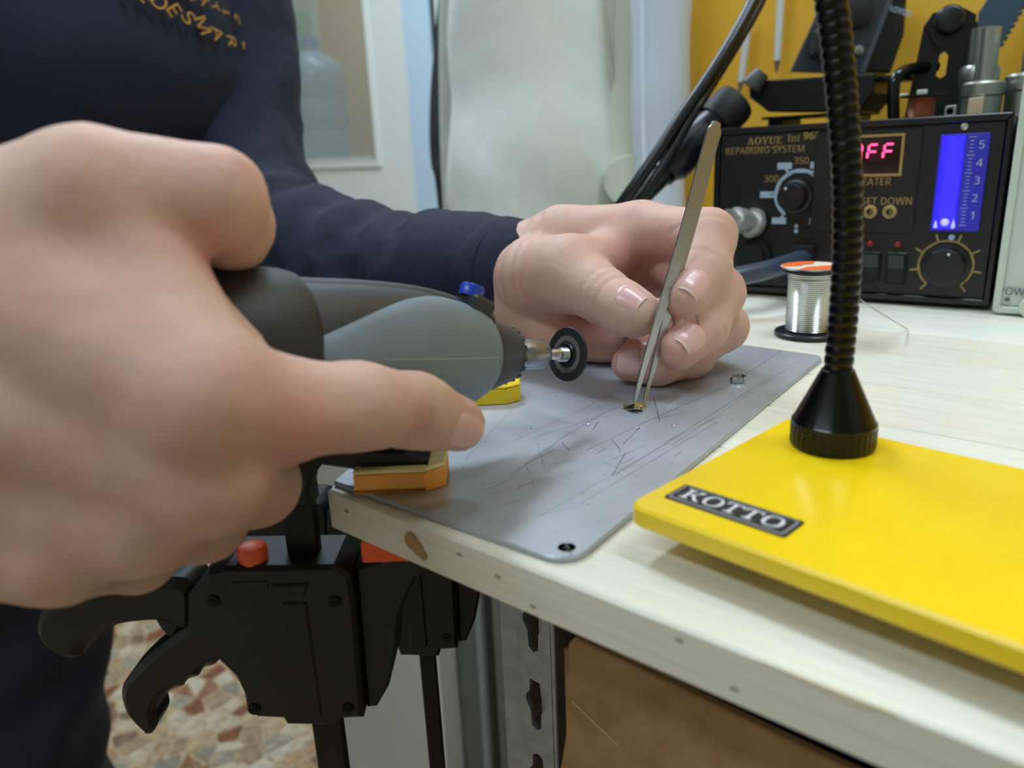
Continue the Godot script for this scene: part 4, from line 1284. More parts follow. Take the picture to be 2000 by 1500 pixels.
# ---------------------------------------------------------------- gooseneck lamp on its yellow base
func build_lamp() -> void:
	var t := thing("gooseneck_stand", "gooseneck stand with a bright yellow base and black name plate", "lamp stand", Vector3(-0.1027, T, -0.164), deg_to_rad(-6))
	var yel := tri_mat("base_yellow", noise_tex(0.02, [[0.0, Color(0.94, 0.79, 0.05)], [1.0, Color(0.955, 0.815, 0.07)]], 15, 256, 3), Vector3.ONE * 8, 0.30)
	yel.clearcoat_enabled = true
	yel.clearcoat = 0.35
	yel.clearcoat_roughness = 0.2
	var wd := 0.0925
	var ln := 0.16
	var o := obj("base", extrude(round_rect(ln, wd, 0.005, 6), 0.0062, 0.0009, true), yel, t, Vector3(ln / 2, 0.0088, -wd / 2), Vector3(-90, 0, 0))
	for x in [0.022, ln - 0.018]:
		for z in [-0.024, -wd + 0.018]:
			obj("foot", lathe([[0, 0], [0.005, 0], [0.006, 0.0088], [0, 0.0088]], 16), mat("rubber_black"), t, Vector3(x, 0.0, z))
	# name plate
	var lc := (Vector2(0.0061, -0.01) + Vector2(0.0067, -0.0203) + Vector2(0.0402, -0.021) + Vector2(0.0403, -0.0096)) / 4.0
	var pl := obj("name_plate", extrude(round_rect(0.0358, 0.0112, 0.0010, 4), 0.0003, 0.0001), mat("plate_black", Color(0.09, 0.095, 0.10), 0.5), t, Vector3(lc.x, 0.0150, lc.y), Vector3(-90, 0, 0))
	var silver := mat("plate_silver", Color(0.86, 0.87, 0.88), 0.4, 0.0)
	var st := begin()
	add_extrude(st, holed(round_rect(0.0336, 0.0091, 0.0009, 4), round_rect(0.0332, 0.0087, 0.0007, 4)), 0.00012)
	obj("border_line", fin(st), silver, pl, Vector3(0, 0, 0.0003))
	var tx := obj("lettering", text("KOTTO", 0.0080, 0.00012, true, 400), silver, pl, Vector3(0, 0.0, 0.0004))
	tx.scale = Vector3(1.08, 1.0, 1.0)
	# knurled collar, cone and gooseneck
	var cv := Vector2(0.0228, -0.0762)
	var bk := mat("anodised_black", Color(0.028, 0.027, 0.026), 0.3, 0.3)
	var cc := Vector3(cv.x, 0.0150, cv.y)
	st = begin()
	var seg := 72
	var pr := []
	for i in 9:
		pr.append([0.0, i * 0.0008 + 0.0003])
	# collar with fine diamond knurls
	var rows := 11
	var prev := []
	st.set_smooth_group(-1)
	for i in rows:
		var ring := []
		for k in seg:
			var a := TAU * (k + 0.5 * (i % 2)) / seg
			var r := 0.01265 + (0.00022 if (k + i) % 2 == 0 else 0.0)
			if i == 0 or i == rows - 1:
				r = 0.0124
			ring.append(cc + Vector3(cos(a) * r, 0.0003 + 0.0075 * i / (rows - 1), sin(a) * r))
		if i > 0:
			for k in seg:
				var k1 := (k + 1) % seg
				if i % 2 == 1:
					tri(st, prev[k], ring[k], prev[k1])
					tri(st, ring[k], ring[k1], prev[k1])
				else:
					tri(st, prev[k], ring[k], ring[k1])
					tri(st, prev[k], ring[k1], prev[k1])
		prev = ring
	obj("knurled_collar", fin(st), bk, t)
	obj("cone", lathe([[0, 0.0], [0.0124, 0.0], [0.0127, 0.0075], [0.0127, 0.0082], [0.0122, 0.0088], [0.0049, 0.0247], [0.0042, 0.0250], [0, 0.0250]], 56), mat("cone_black", Color(0.026, 0.025, 0.024), 0.2, 0.25), t, cc)
	var pts := curve([Vector3(-0.0721, 0.9581, -0.2375), Vector3(-0.072, 0.9649, -0.2375), Vector3(-0.0719, 0.9793, -0.2376), Vector3(-0.0723, 0.9977, -0.2373), Vector3(-0.0734, 1.0153, -0.2363), Vector3(-0.0752, 1.0322, -0.2348), Vector3(-0.0771, 1.047, -0.2331), Vector3(-0.0791, 1.06, -0.2314), Vector3(-0.0816, 1.0726, -0.2292), Vector3(-0.0854, 1.0872, -0.2259), Vector3(-0.091, 1.0991, -0.2211)], 720)
	var path := []
	var rad := []
	var run := 0.0
	for i in pts.size():
		if i:
			run += pts[i].distance_to(pts[i - 1])
		path.append(pts[i])
		var ph := fposmod(run / 0.00315, 1.0)
		rad.append(0.00385 + 0.00052 * pow(sin(PI * ph), 0.6))
	var gn := obj("gooseneck", tube(path, rad, 22), mat("neck_black", Color(0.030, 0.026, 0.023), 0.24, 0.5), t)
	gn.transform = t.transform.affine_inverse()
	var head := obj("shade", lathe([[0.006, 0], [0.012, 0.01], [0.03, 0.04], [0.036, 0.07], [0.034, 0.07], [0.028, 0.041], [0, 0.02]], 40), bk, t)
	var tip: Vector3 = path[path.size() - 1]
	var back: Vector3 = path[path.size() - 12]
	head.transform = t.transform.affine_inverse() * along(tip - (tip - back).normalized() * 0.004, tip + (tip - back))


# ---------------------------------------------------------------- clamps at the slanted end of the bench
func poly(pts: Array, sy := 1.0) -> PackedVector2Array:
	var out := PackedVector2Array()
	for p in pts:
		out.append(Vector2(p[0], p[1] * sy))
	return out


func add_mid(st: SurfaceTool, p: PackedVector2Array, d: float, b: float, soft := false) -> void:
	add_extrude(st, p, d, b, Transform3D(Basis(), Vector3(0, 0, -d / 2)), soft)


func mid(p: PackedVector2Array, d: float, b: float, soft := false) -> ArrayMesh:
	var st := begin()
	add_mid(st, p, d, b, soft)
	return fin(st)


func clamp_tool(label: String, at: Vector3, sy: float, barw: float, two_tone: bool) -> void:
	var t := thing("quick_clamp", label, "clamp", at, deg_to_rad(40.1), "quick clamps at the end of the bench")
	var blk := tri_mat("clamp_black", noise_tex(0.3, [[0.0, Color(0.018, 0.018, 0.02)], [1.0, Color(0.035, 0.035, 0.038)]], 17, 256, 2), Vector3.ONE * 20, 0.5)
	var barm := mat("bar_black", Color(0.03, 0.028, 0.028), 0.4, 0.3)
	var orange := mat("clamp_orange", Color(0.94, 0.37, 0.12), 0.45)
	orange.subsurf_scatter_enabled = true
	orange.subsurf_scatter_strength = 0.15
	obj("bar", box(Vector3(barw, 0.30, 0.005), 0.0006), barm, t, Vector3(-0.002, -0.138, 0))
	obj("upper_jaw", mid(poly([[-0.0085, -0.004], [-0.0075, 0.0101], [0.0004, 0.0147], [0.008, 0.0161], [0.0184, 0.0163], [0.0316, 0.0157], [0.0371, 0.015], [0.0450, 0.0118], [0.0436, 0.0075], [0.0211, 0.0075], [0.0193, 0.009], [0.0092, 0.0111], [0.0050, 0.0060], [0.0040, 0.002], [0.0042, -0.004]]), 0.012, 0.0012), blk, t)
	# pad: a rubber shoe with a pointed end and an open pocket
	var shape := PackedVector2Array([Vector2(0.0205, -0.0105), Vector2(0.0440, -0.0105), Vector2(0.0505, -0.006), Vector2(0.0505, 0.006), Vector2(0.0440, 0.0105), Vector2(0.0205, 0.0105)])
	var pocket := PackedVector2Array([Vector2(0.0225, -0.0068), Vector2(0.0445, -0.0068), Vector2(0.0445, 0.0068), Vector2(0.0225, 0.0068)])
	var up := Transform3D(Basis(Vector3(1, 0, 0), -PI / 2), Vector3.ZERO)
	var st := begin()
	var padm := mat("pad_orange", Color(1.0, 0.64, 0.26), 0.45) if two_tone else mat("pad_yellow", Color(0.94, 0.78, 0.04), 0.45)
	padm.subsurf_scatter_enabled = true
	padm.subsurf_scatter_strength = 0.2
	up.origin = Vector3(0, 0.0022, 0)
	add_extrude(st, holed(shape, pocket), 0.0068, 0.0004, up)
	up.origin = Vector3(0, 0.0021, 0)
	add_extrude(st, shape, 0.002, 0.0004, up)
	obj("upper_pad", fin(st), padm, t)
	st = begin()
	up.origin = Vector3(0, 0.0091, 0)
	add_extrude(st, holed(shape, pocket), 0.0014, 0.0005, up)
	var topm := mat("pad_pale", Color(0.93, 0.88, 0.64), 0.5) if two_tone else padm
	obj("pad_rim", fin(st), topm, t)
	# trigger housing
	obj("housing", mid(poly([[-0.0409, -0.0327], [-0.0322, -0.0235], [-0.026, -0.0222], [0.0105, -0.0232], [0.016, -0.0270], [0.0164, -0.0406], [0.0147, -0.0858], [0.0063, -0.086], [0.0051, -0.0887], [-0.0134, -0.0877], [-0.0144, -0.0849], [-0.0239, -0.0839], [-0.0271, -0.0803], [-0.0271, -0.0737], [-0.029, -0.0663], [-0.0342, -0.0592], [-0.0432, -0.0477]], sy), 0.024, 0.0015), blk, t)
	obj("housing_rib", mid(poly([[-0.011, -0.029], [0.002, -0.029], [0.0, -0.0335], [-0.009, -0.0335]], sy), 0.026, 0.0008), blk, t)
	obj("housing_ridge", mid(poly([[-0.0085, -0.036], [0.0005, -0.036], [0.0005, -0.084], [-0.0085, -0.084]], sy), 0.0256, 0.001), blk, t)
	obj("lower_jaw", mid(poly([[0.0166, -0.0272], [0.0150, -0.0858], [0.0186, -0.0855], [0.024, -0.0765], [0.0277, -0.064], [0.0306, -0.0466], [0.0373, -0.0323], [0.0480, -0.0275], [0.0485, -0.0238], [0.030, -0.0235]], sy), 0.013, 0.0012), blk, t)
	st = begin()
	var top := -0.0152
	var bot := -0.0235 * sy
	up.origin = Vector3(0, bot, 0)
	add_extrude(st, shape, top - bot, 0.0006, up)
	obj("lower_pad", fin(st), orange, t)
	# grip, trigger, guard, button, screws
	obj("grip", mid(smooth2([[-0.0405, -0.0304 * sy], [-0.0524, -0.0282 * sy], [-0.0733, -0.0315 * sy], [-0.0918, -0.0361 * sy], [-0.0986, -0.0459 * sy], [-0.0972, -0.0541 * sy], [-0.0911, -0.0588 * sy], [-0.0855, -0.0584 * sy], [-0.0828, -0.054 * sy], [-0.0764, -0.0492 * sy], [-0.0697, -0.0459 * sy], [-0.0606, -0.0449 * sy], [-0.0536, -0.0452 * sy], [-0.0433, -0.0483 * sy]], 4), 0.019, 0.003, true), blk, t)
	obj("trigger", mid(smooth2([[-0.0443, -0.0487 * sy], [-0.0572, -0.0562 * sy], [-0.0678, -0.0653 * sy], [-0.0737, -0.0724 * sy], [-0.0752, -0.0788 * sy], [-0.074, -0.0867 * sy], [-0.0684, -0.0947 * sy], [-0.0638, -0.0894 * sy], [-0.0631, -0.0827 * sy], [-0.0590, -0.0772 * sy], [-0.0555, -0.0748 * sy], [-0.0519, -0.0738 * sy], [-0.0495, -0.0712 * sy], [-0.0455, -0.0697 * sy], [-0.0430, -0.0665 * sy], [-0.0386, -0.0650 * sy], [-0.0342, -0.0592 * sy], [-0.0360, -0.0520 * sy]], 4), 0.015, 0.0026, true), mat("trigger_black", Color(0.03, 0.03, 0.032), 0.3), t)
	obj("guard", mid(smooth2([[-0.0575, -0.0445 * sy], [-0.0565, -0.051 * sy], [-0.0530, -0.0545 * sy], [-0.0495, -0.0500 * sy], [-0.0480, -0.0450 * sy]], 4), 0.008, 0.001, true), blk, t)
	st = begin()
	add_lathe(st, [[0, 0], [0.0030, 0], [0.0034, 0.0020], [0.0048, 0.0032], [0.0052, 0.0105], [0.0044, 0.0120], [0.0036, 0.0116], [0, 0.0112]], 26)
	obj("release_button", fin(st), orange, t, Vector3(-0.0182, -0.0292 * sy, 0.006))
	obj("button_seat", box(Vector3(0.013, 0.004, 0.013), 0.0008), blk, t, Vector3(-0.0182, -0.0292 * sy, 0.006))
	for q in [[-0.0318, -0.0346], [0.0098, -0.0367], [-0.024, -0.0795], [0.0097, -0.0808]]:
		var s := obj("screw", lathe([[0, 0], [0.0024, 0], [0.0022, 0.0008], [0, 0.0011]], 18), mat("screw_black", Color(0.05, 0.05, 0.05), 0.28, 0.6), t, Vector3(q[0], q[1] * sy, 0.0118), Vector3(90, 0, 0))
		obj("screw_slot", box(Vector3(0.0026, 0.0003, 0.0005), 0), mat("slot_black", Color(0.01, 0.01, 0.01), 0.8), s, Vector3(0, 0.0011, 0))


func build_clamps() -> void:
	clamp_tool("black quick clamp with a pale-topped orange pad at the bench corner", Vector3(-0.2155, T, -0.1362), 1.0, 0.0112, true)
	clamp_tool("black quick clamp with a plain yellow pad behind the rotary tool", Vector3(-0.2530, T, -0.2210), 1.42, 0.0080, false)


# ---------------------------------------------------------------- rotary tool
func rim_angle(s: float) -> float:
	var k := [[0.046, 90.0], [0.053, 86.0], [0.069, 74.0], [0.0865, 58.0], [0.106, 36.0], [0.134, 6.0]]
	for i in 5:
		if s <= k[i + 1][0]:
			return lerpf(k[i][1], k[i + 1][1], clampf((s - k[i][0]) / (k[i + 1][0] - k[i][0]), 0.0, 1.0))
	return 6.0


func build_tool() -> void:
	var p0 := Vector3(-0.1789, 0.9493, -0.242)
	var p1 := Vector3(-0.2044, 0.9787, -0.097)
	var t := thing("rotary_tool", "grey and black rotary tool with a small cutting disc", "rotary tool", p0)
	# tool axes: x back along the tool, y up, z towards the viewer side
	aim(t, p0, p1 - p0, Vector3.UP)
	var grey := tri_mat("tool_grey", noise_tex(0.25, [[0.0, Color(0.465, 0.53, 0.585)], [1.0, Color(0.505, 0.57, 0.625)]], 21, 256, 2), Vector3.ONE * 30, 0.5)
	var dark := mat("tool_charcoal", Color(0.175, 0.19, 0.22), 0.42)
	var rub := tri_mat("tool_rubber", noise_tex(0.3, [[0.0, Color(0.10, 0.12, 0.14)], [1.0, Color(0.125, 0.148, 0.172)]], 22, 256, 2), Vector3.ONE * 40, 0.42)
	bump(rub, 0.35, 0.35, 3)
	var turn := Vector3(0, 0, -90)
	var prof := [[0.0140, 0.0455], [0.0172, 0.0525], [0.0196, 0.061], [0.0213, 0.068], [0.0226, 0.077], [0.0232, 0.088], [0.0233, 0.100], [0.0229, 0.112], [0.0226, 0.125], [0.0225, 0.136]]
	# dark core, then the grey side shells lying proud of it
	var full := [[0, 0.044]]
	full.append_array(prof)
	full.append([0, 0.14])
	obj("core", lathe(full, 56), dark, t, Vector3.ZERO, turn)
	for side in [-1, 1]:
		var st := begin()
		st.set_smooth_group(1)
		var rows := []
		for i in 41:
			var s := lerpf(0.0456, 0.134, i / 40.0)
			var r := 0.0
			for k in prof.size() - 1:
				if s >= prof[k][1] - 0.001 and s <= prof[k + 1][1] + 0.0001:
					r = lerpf(prof[k][0], prof[k + 1][0], (s - prof[k][1]) / (prof[k + 1][1] - prof[k][1]))
			# upper rim of the shell sweeps up towards the front
			var hi := deg_to_rad(rim_angle(s))
			var low := deg_to_rad(-88.0)
			var row := []
			for j in 25:
				var a := lerpf(low, hi, j / 24.0)
				var rr := r + 0.0009 * smoothstep(0.0, 0.12, j / 24.0) * smoothstep(1.0, 0.94, j / 24.0) * smoothstep(0.0456, 0.048, s)
				row.append(Vector3(s, rr * sin(a), side * rr * cos(a)))
			rows.append(row)
		for i in 40:
			for j in 24:
				if side > 0:
					quad(st, rows[i][j], rows[i + 1][j], rows[i + 1][j + 1], rows[i][j + 1])
				else:
					quad(st, rows[i][j], rows[i][j + 1], rows[i + 1][j + 1], rows[i + 1][j])
		var sh := obj("side_shell", fin(st), grey, t)
		# moulding line along the middle
		var line := []
		for i in 14:
			var s := lerpf(0.0495, 0.100, i / 13.0)
			var r := 0.0
			for k in prof.size() - 1:
				if s >= prof[k][1] - 0.001 and s <= prof[k + 1][1] + 0.0001:
					r = lerpf(prof[k][0], prof[k + 1][0], (s - prof[k][1]) / (prof[k + 1][1] - prof[k][1])) + 0.00085
			line.append(Vector3(s, r * sin(0.1), side * r * cos(0.1)))
		obj("seam", tube(line, [0.00022], 6), mat("seam_grey", Color(0.62, 0.66, 0.68), 0.5), sh)
	# rounded top spine with vents
	var sp := []
	var srad := []
	for q in prof:
		sp.append(Vector3(q[1], q[0] * 0.80, 0))
		srad.append(q[0] * 0.30 + 0.001)
	obj("top_spine", tube(curve(sp, 30), [0.0072], 18, 0.75, Vector3.UP), dark, t)
	for s in [0.074, 0.0785]:
		obj("vent", lathe([[0, 0], [0.0015, 0], [0.0015, 0.0004], [0, 0.0004]], 14), mat("slot_black"), t, Vector3(s, 0.0226, 0.0035), Vector3(20, 0, 0))
	obj("lock_housing", box(Vector3(0.011, 0.010, 0.010), 0.0015), mat("housing_grey", Color(0.17, 0.18, 0.19), 0.45), t, Vector3(0.0520, 0.0165, -0.003), Vector3(0, 0, 20))
	obj("lock_button", lathe([[0, 0], [0.0044, 0], [0.0044, 0.0030], [0.0036, 0.0042], [0, 0.0046]], 24), mat("button_blue", Color(0.10, 0.26, 0.72), 0.3), t, Vector3(0.0535, 0.0212, -0.002), Vector3(0, 0, 12))
	# nose collar with a notched rim
	var st2 := begin()
	add_lathe(st2, [[0, 0.0310], [0.0098, 0.0310], [0.0108, 0.0335], [0.0135, 0.0420], [0.0141, 0.0465], [0, 0.0465]], 48)
	obj("nose_collar", fin(st2), mat("collar_charcoal", Color(0.20, 0.21, 0.235), 0.4), t, Vector3.ZERO, turn)
	for k in 16:
		var a := TAU * k / 16
		obj("collar_tooth", box(Vector3(0.0018, 0.0013, 0.0020), 0.0002), mat("collar_charcoal"), t, Vector3(0.0314, cos(a) * 0.0098, sin(a) * 0.0098), Vector3(rad_to_deg(a), 0, 0))
	var nick := mat("nick_steel", Color(0.52, 0.53, 0.56), 0.28, 0.85)
	obj("chuck_nut", lathe([[0, 0.0135], [0.0052, 0.0135], [0.0058, 0.0147], [0.0058, 0.0250], [0.0050, 0.0262], [0.0052, 0.0320], [0, 0.0320]], 30), nick, t, Vector3.ZERO, turn)
	obj("mandrel", lathe([[0, 0.0008], [0.0022, 0.0008], [0.0022, 0.008], [0.0016, 0.009], [0.0016, 0.0155], [0, 0.0155]], 20), mat("mandrel_steel", Color(0.66, 0.66, 0.64), 0.25, 0.9), t, Vector3.ZERO, turn)
	var pr := [[0, 0.0004]]
	for i in 7:
		pr.append([0.0030, 0.0006 + i * 0.0007])
		pr.append([0.0025, 0.00095 + i * 0.0007])
	pr.append([0, 0.0055])
	obj("mandrel_screw", lathe(pr, 20), mat("bright_steel"), t, Vector3.ZERO, turn)
	var dd := obj("cutting_disc", lathe([[0, -0.0006], [0.0108, -0.0006], [0.0110, -0.0004], [0.0110, 0.0004], [0.0108, 0.0006], [0.0078, 0.0007], [0.0076, 0.00045], [0.0056, 0.00045], [0.0054, 0.0007], [0, 0.0007]], 56), mat("disc_grey", Color(0.17, 0.175, 0.17), 0.42, 0.3), t, Vector3.ZERO, turn)
	obj("disc_band", lathe([[0.0056, 0.00045], [0.0076, 0.00045], [0.0076, 0.0006], [0.0056, 0.0006]], 48), mat("band_brown", Color(0.42, 0.38, 0.35), 0.5), dd)
	obj("disc_washer", lathe([[0, 0.0006], [0.0046, 0.0006], [0.0042, 0.0013], [0, 0.0013]], 30), mat("washer_dark", Color(0.05, 0.07, 0.065), 0.3, 0.4), dd)
	# soft rear grip
	obj("rear_grip", lathe([[0, 0.1185], [0.0232, 0.1185], [0.0250, 0.1200], [0.0258, 0.1240], [0.0258, 0.140], [0.0252, 0.150], [0.0240, 0.158], [0.0210, 0.165], [0.014, 0.169], [0, 0.170]], 56), rub, t, Vector3.ZERO, turn)
	obj("power_cord", tube(curve([Vector3(0.168, 0, 0), Vector3(0.19, 0.0, 0), Vector3(0.22, -0.005, 0), Vector3(0.27, -0.03, 0), Vector3(0.30, -0.15, 0), Vector3(0.31, -0.5, 0)], 30), [0.0035], 12), mat("cable_black"), t)
	obj("speed_dial", lathe([[0, 0], [0.006, 0], [0.006, 0.003], [0, 0.0035]], 20), mat("button_navy", Color(0.05, 0.06, 0.12), 0.2), t, Vector3(0.146, 0.0238, 0.004), Vector3(8, 0, 0))


# ---------------------------------------------------------------- the person
func ring_crease(v: PackedVector3Array, n: PackedVector3Array, a: Vector3, b: Vector3, t: float, w: float, depth: float, reach: float, spot := Vector3.ZERO) -> void:
	# a crease across the bone from a to b at the share t of its length
	var d := (b - a)
	var l := d.length()
	d /= l
	for i in v.size():
		var q := v[i] - a
		var s := q.dot(d) - t * l
		if absf(s) > 3.0 * w:
			continue
		if (q - d * q.dot(d)).length() > reach:
			continue
		var k := 1.0
		if spot != Vector3.ZERO:
			k = exp(-v[i].distance_squared_to(spot) / 0.00005)
		v[i] -= n[i] * (depth * k * exp(-s * s / (w * w)))


func jp(j: Array) -> Vector3:
	return Vector3(j[0], j[1], j[2])


func hand_net(chains: Array, cell: float, k: float, creases: Array, fine: float) -> Array:
	var r := nets(bones_of(chains), cell, k)
	var v: PackedVector3Array = r[0]
	var n := normals_of(v, r[1])
	for c in creases:
		ring_crease(v, n, jp(c[0]), jp(c[1]), c[2], c[3], c[4], c[5], c[6] if c.size() > 6 else Vector3.ZERO)
	var fn := FastNoiseLite.new()
	fn.seed = 2
	fn.frequency = 90.0
	for i in v.size():
		v[i] += n[i] * (fn.get_noise_3dv(v[i]) * fine)
	return [v, r[1]]


func tint(v: PackedVector3Array, spots: Array) -> PackedColorArray:
	# skin colour with redder knuckles and finger ends
	var out := PackedColorArray()
	var fn := FastNoiseLite.new()
	fn.seed = 5
	fn.frequency = 40.0
	fn.fractal_octaves = 3
	var base := Color(0.60, 0.405, 0.315)
	var red := Color(0.60, 0.29, 0.235)
	for p in v:
		var k := 0.14 + 0.42 * fn.get_noise_3dv(p)
		for s in spots:
			var d := p.distance_to(s[0]) / (s[1] as float)
			k += s[2] * exp(-d * d)
		out.append(base.lerp(red, clampf(k, 0.0, 0.8)))
	return out


func nail(parent: Node3D, bones: Array, k: float, tip: Vector3, from: Vector3, face: Vector3, l: float, half: float) -> void:
	# a curved plate over the back of the finger end, with a pale free edge
	var d := (tip - from).normalized()
	var up := (face - d * face.dot(d)).normalized()
	var side := d.cross(up)
	var pk := mat("nail_pink", Color(0.84, 0.67, 0.64), 0.25)
	var wh := mat("nail_pale", Color(0.86, 0.74, 0.69), 0.3)
	for part in 2:
		var st := begin()
		st.set_smooth_group(1)
		var rows := []
		var v0 := 0.0 if part == 0 else 0.93
		var v1 := 0.94 if part == 0 else 1.0
		for i in 9:
			var vv := lerpf(v0, v1, i / 8.0)
			var w := half * (sqrt(clampf(1.0 - pow(1.0 - vv / 0.35, 2.0), 0.03, 1.0)) if vv < 0.35 else (1.0 - 0.25 * pow((vv - 0.35) / 0.65, 4.0)))
			var row := []
			for j in 11:
				var a := lerpf(-w, w, j / 10.0)
				var dir := up * cos(a) + side * sin(a)
				var c := tip + d * (l * (vv - 0.62))
				var r := 0.004
				for it in 14:
					var f := field(bones, c + dir * r, k)
					if f > -0.00005:
						break
					r -= f * 0.9
				var lift := 0.00042 + 0.0002 * smoothstep(0.75, 1.0, vv) - 0.0007 * pow(absf(j / 5.0 - 1.0), 4.0) - 0.0007 * smoothstep(0.10, 0.0, vv)
				row.append(c + dir * (r + lift))
			rows.append(row)
		for i in 8:
			for j in 10:
				quad(st, rows[i][j], rows[i + 1][j], rows[i + 1][j + 1], rows[i][j + 1])
		obj("fingernail" if part == 0 else "nail_edge", fin(st), pk if part == 0 else wh, parent)


func build_person() -> void:
	var me := thing("person", "person in a navy embroidered sweatshirt and dark trousers, holding tweezers and a rotary tool", "person", Vector3.ZERO)
	# ---- left hand, resting on the plate
	var wl := [-0.2784, 0.9616, -0.3195, 0.026]
	var idx := [[-0.205, 0.9874, -0.3422, 0.014], [-0.1629, 0.9873, -0.3317, 0.0123], [-0.1559, 0.9741, -0.3145, 0.0112], [-0.156, 0.9655, -0.2971, 0.0099]]
	var mid_ := [[-0.2006, 0.9737, -0.3543, 0.0135], [-0.1565, 0.9619, -0.3298, 0.0118], [-0.1536, 0.9497, -0.3095, 0.0108], [-0.1556, 0.9439, -0.2917, 0.0096]]
	var rin := [[-0.2011, 0.9566, -0.361, 0.013], [-0.1591, 0.9431, -0.3422, 0.0114], [-0.1662, 0.9341, -0.3187, 0.0098], [-0.1784, 0.9371, -0.2983, 0.0088]]
	var pin := [[-0.2064, 0.941, -0.3598, 0.0125], [-0.1656, 0.9316, -0.3238, 0.0092], [-0.1715, 0.9309, -0.3018, 0.0082], [-0.1839, 0.9318, -0.2956, 0.0076]]
	var thu := [[-0.2469, 0.9668, -0.3075, 0.021], [-0.2176, 0.9715, -0.2974, 0.0175], [-0.1907, 0.9642, -0.2874, 0.0122], [-0.1775, 0.9605, -0.2836, 0.011], [-0.1722, 0.959, -0.2834, 0.0102]]
	var left := [idx, mid_, rin, pin, thu,
		[[-0.3436, 0.9535, -0.329, 0.033], [-0.3039, 0.9583, -0.3238, 0.027], wl],
		[wl, [-0.2477, 0.9822, -0.3336, 0.018], idx[0]],
		[wl, [-0.2444, 0.9681, -0.3378, 0.019], mid_[0]],
		[wl, [-0.244, 0.9543, -0.3368, 0.019], rin[0]],
		[wl, [-0.2443, 0.9419, -0.3274, 0.02], pin[0]],
		[thu[1], [-0.2137, 0.9766, -0.3262, 0.012], idx[0]],
		[[-0.2674, 0.955, -0.3126, 0.02], [-0.2377, 0.9383, -0.3137, 0.015], [-0.2148, 0.935, -0.3226, 0.013]]]
	var cl := [[thu[2], thu[3], 0.15, 0.0014, 0.0007, 0.02], [thu[2], thu[3], 0.45, 0.0014, 0.0008, 0.02], [thu[2], thu[3], -0.2, 0.0014, 0.0007, 0.02], [idx[2], idx[3], 0.05, 0.001, 0.0004, 0.016], [mid_[2], mid_[3], 0.05, 0.001, 0.0004, 0.016], [idx[1], idx[2], 0.05, 0.0012, 0.0005, 0.018],
		[[-0.2584, 0.9615, -0.3023, 0.001], [-0.2245, 0.966, -0.3058, 0.001], 0.35, 0.0016, 0.0009, 0.04], [[-0.2584, 0.9615, -0.3023, 0.001], [-0.2245, 0.966, -0.3058, 0.001], 0.55, 0.0014, 0.0007, 0.04], [[-0.2584, 0.9615, -0.3023, 0.001], [-0.2245, 0.966, -0.3058, 0.001], 0.1, 0.0016, 0.0008, 0.04]]
	var ln := hand_net(left, 0.0017, 600.0, cl, 0.00025)
	var spots := [[jp(idx[3]), 0.014, 0.35], [jp(mid_[3]), 0.014, 0.4], [jp(rin[3]), 0.014, 0.45], [jp(pin[3]), 0.014, 0.45], [Vector3(-0.2109, 0.9287, -0.3166), 0.05, 0.4], [Vector3(-0.2032, 0.9768, -0.3285), 0.022, 0.45], [Vector3(-0.2237, 0.9491, -0.2998), 0.022, 0.25], [jp(idx[2]), 0.014, 0.25]]
	# ---- right hand, closed round the tool
	var wr := [-0.2413, 0.9807, -0.028, 0.03]
	var ri := [[-0.1661, 0.9774, -0.082, 0.015], [-0.166, 0.9682, -0.1012, 0.013], [-0.1643, 0.963, -0.1247, 0.0115], [-0.162, 0.9566, -0.1435, 0.0105], [-0.1588, 0.9491, -0.1571, 0.0086]]
	var rm := [[-0.17, 0.9563, -0.0813, 0.014], [-0.1939, 0.9385, -0.1074, 0.0118], [-0.232, 0.9382, -0.1254, 0.0105], [-0.2423, 0.9511, -0.1257, 0.009]]
	var rr := [[-0.1847, 0.9458, -0.0699, 0.014], [-0.2081, 0.9262, -0.0971, 0.0112], [-0.2453, 0.9265, -0.1175, 0.01], [-0.2534, 0.9397, -0.1185, 0.009]]
	var rp := [[-0.1991, 0.9397, -0.055, 0.0135], [-0.218, 0.9194, -0.0803, 0.01], [-0.2513, 0.9178, -0.1006, 0.009], [-0.2574, 0.9284, -0.1037, 0.008]]
	var rt := [[-0.2154, 1.0112, -0.0501, 0.02], [-0.1959, 1.0238, -0.0774, 0.0134], [-0.1916, 1.0225, -0.0903, 0.0122], [-0.1854, 1.0204, -0.1031, 0.012], [-0.1948, 1.013, -0.1113, 0.011], [-0.2017, 1.0093, -0.1163, 0.01]]
	var right := [ri, rm, rr, rp, rt,
		[[-0.37, 0.99, 0.014, 0.034], wr],
		[wr, [-0.1993, 0.9964, -0.0609, 0.017], ri[0]],
		[wr, [-0.2, 0.9755, -0.0547, 0.017], rm[0]],
		[wr, [-0.2099, 0.9586, -0.0477, 0.017], rr[0]],
		[wr, [-0.2183, 0.9453, -0.0407, 0.017], rp[0]],
		[rt[1], [-0.1865, 1.001, -0.0834, 0.013], ri[0]],
		[[-0.2038, 1.008, -0.0615, 0.017], [-0.1876, 0.9925, -0.0749, 0.016], ri[0]],
		[[-0.2017, 1.0175, -0.0726, 0.013], [-0.1953, 1.0069, -0.0822, 0.011], [-0.1808, 0.9811, -0.0956, 0.0115]]]
	var cr := [[ri[3], ri[4], -0.34, 0.0017, 0.0022, 0.017, Vector3(-0.1567, 0.9551, -0.135)], [ri[3], ri[4], -0.06, 0.0019, 0.0040, 0.017, Vector3(-0.1551, 0.9563, -0.1356)], [ri[3], ri[4], 0.20, 0.0016, 0.0022, 0.017, Vector3(-0.1547, 0.9554, -0.1369)], [rt[3], rt[4], 0.6, 0.0014, 0.0005, 0.016]]
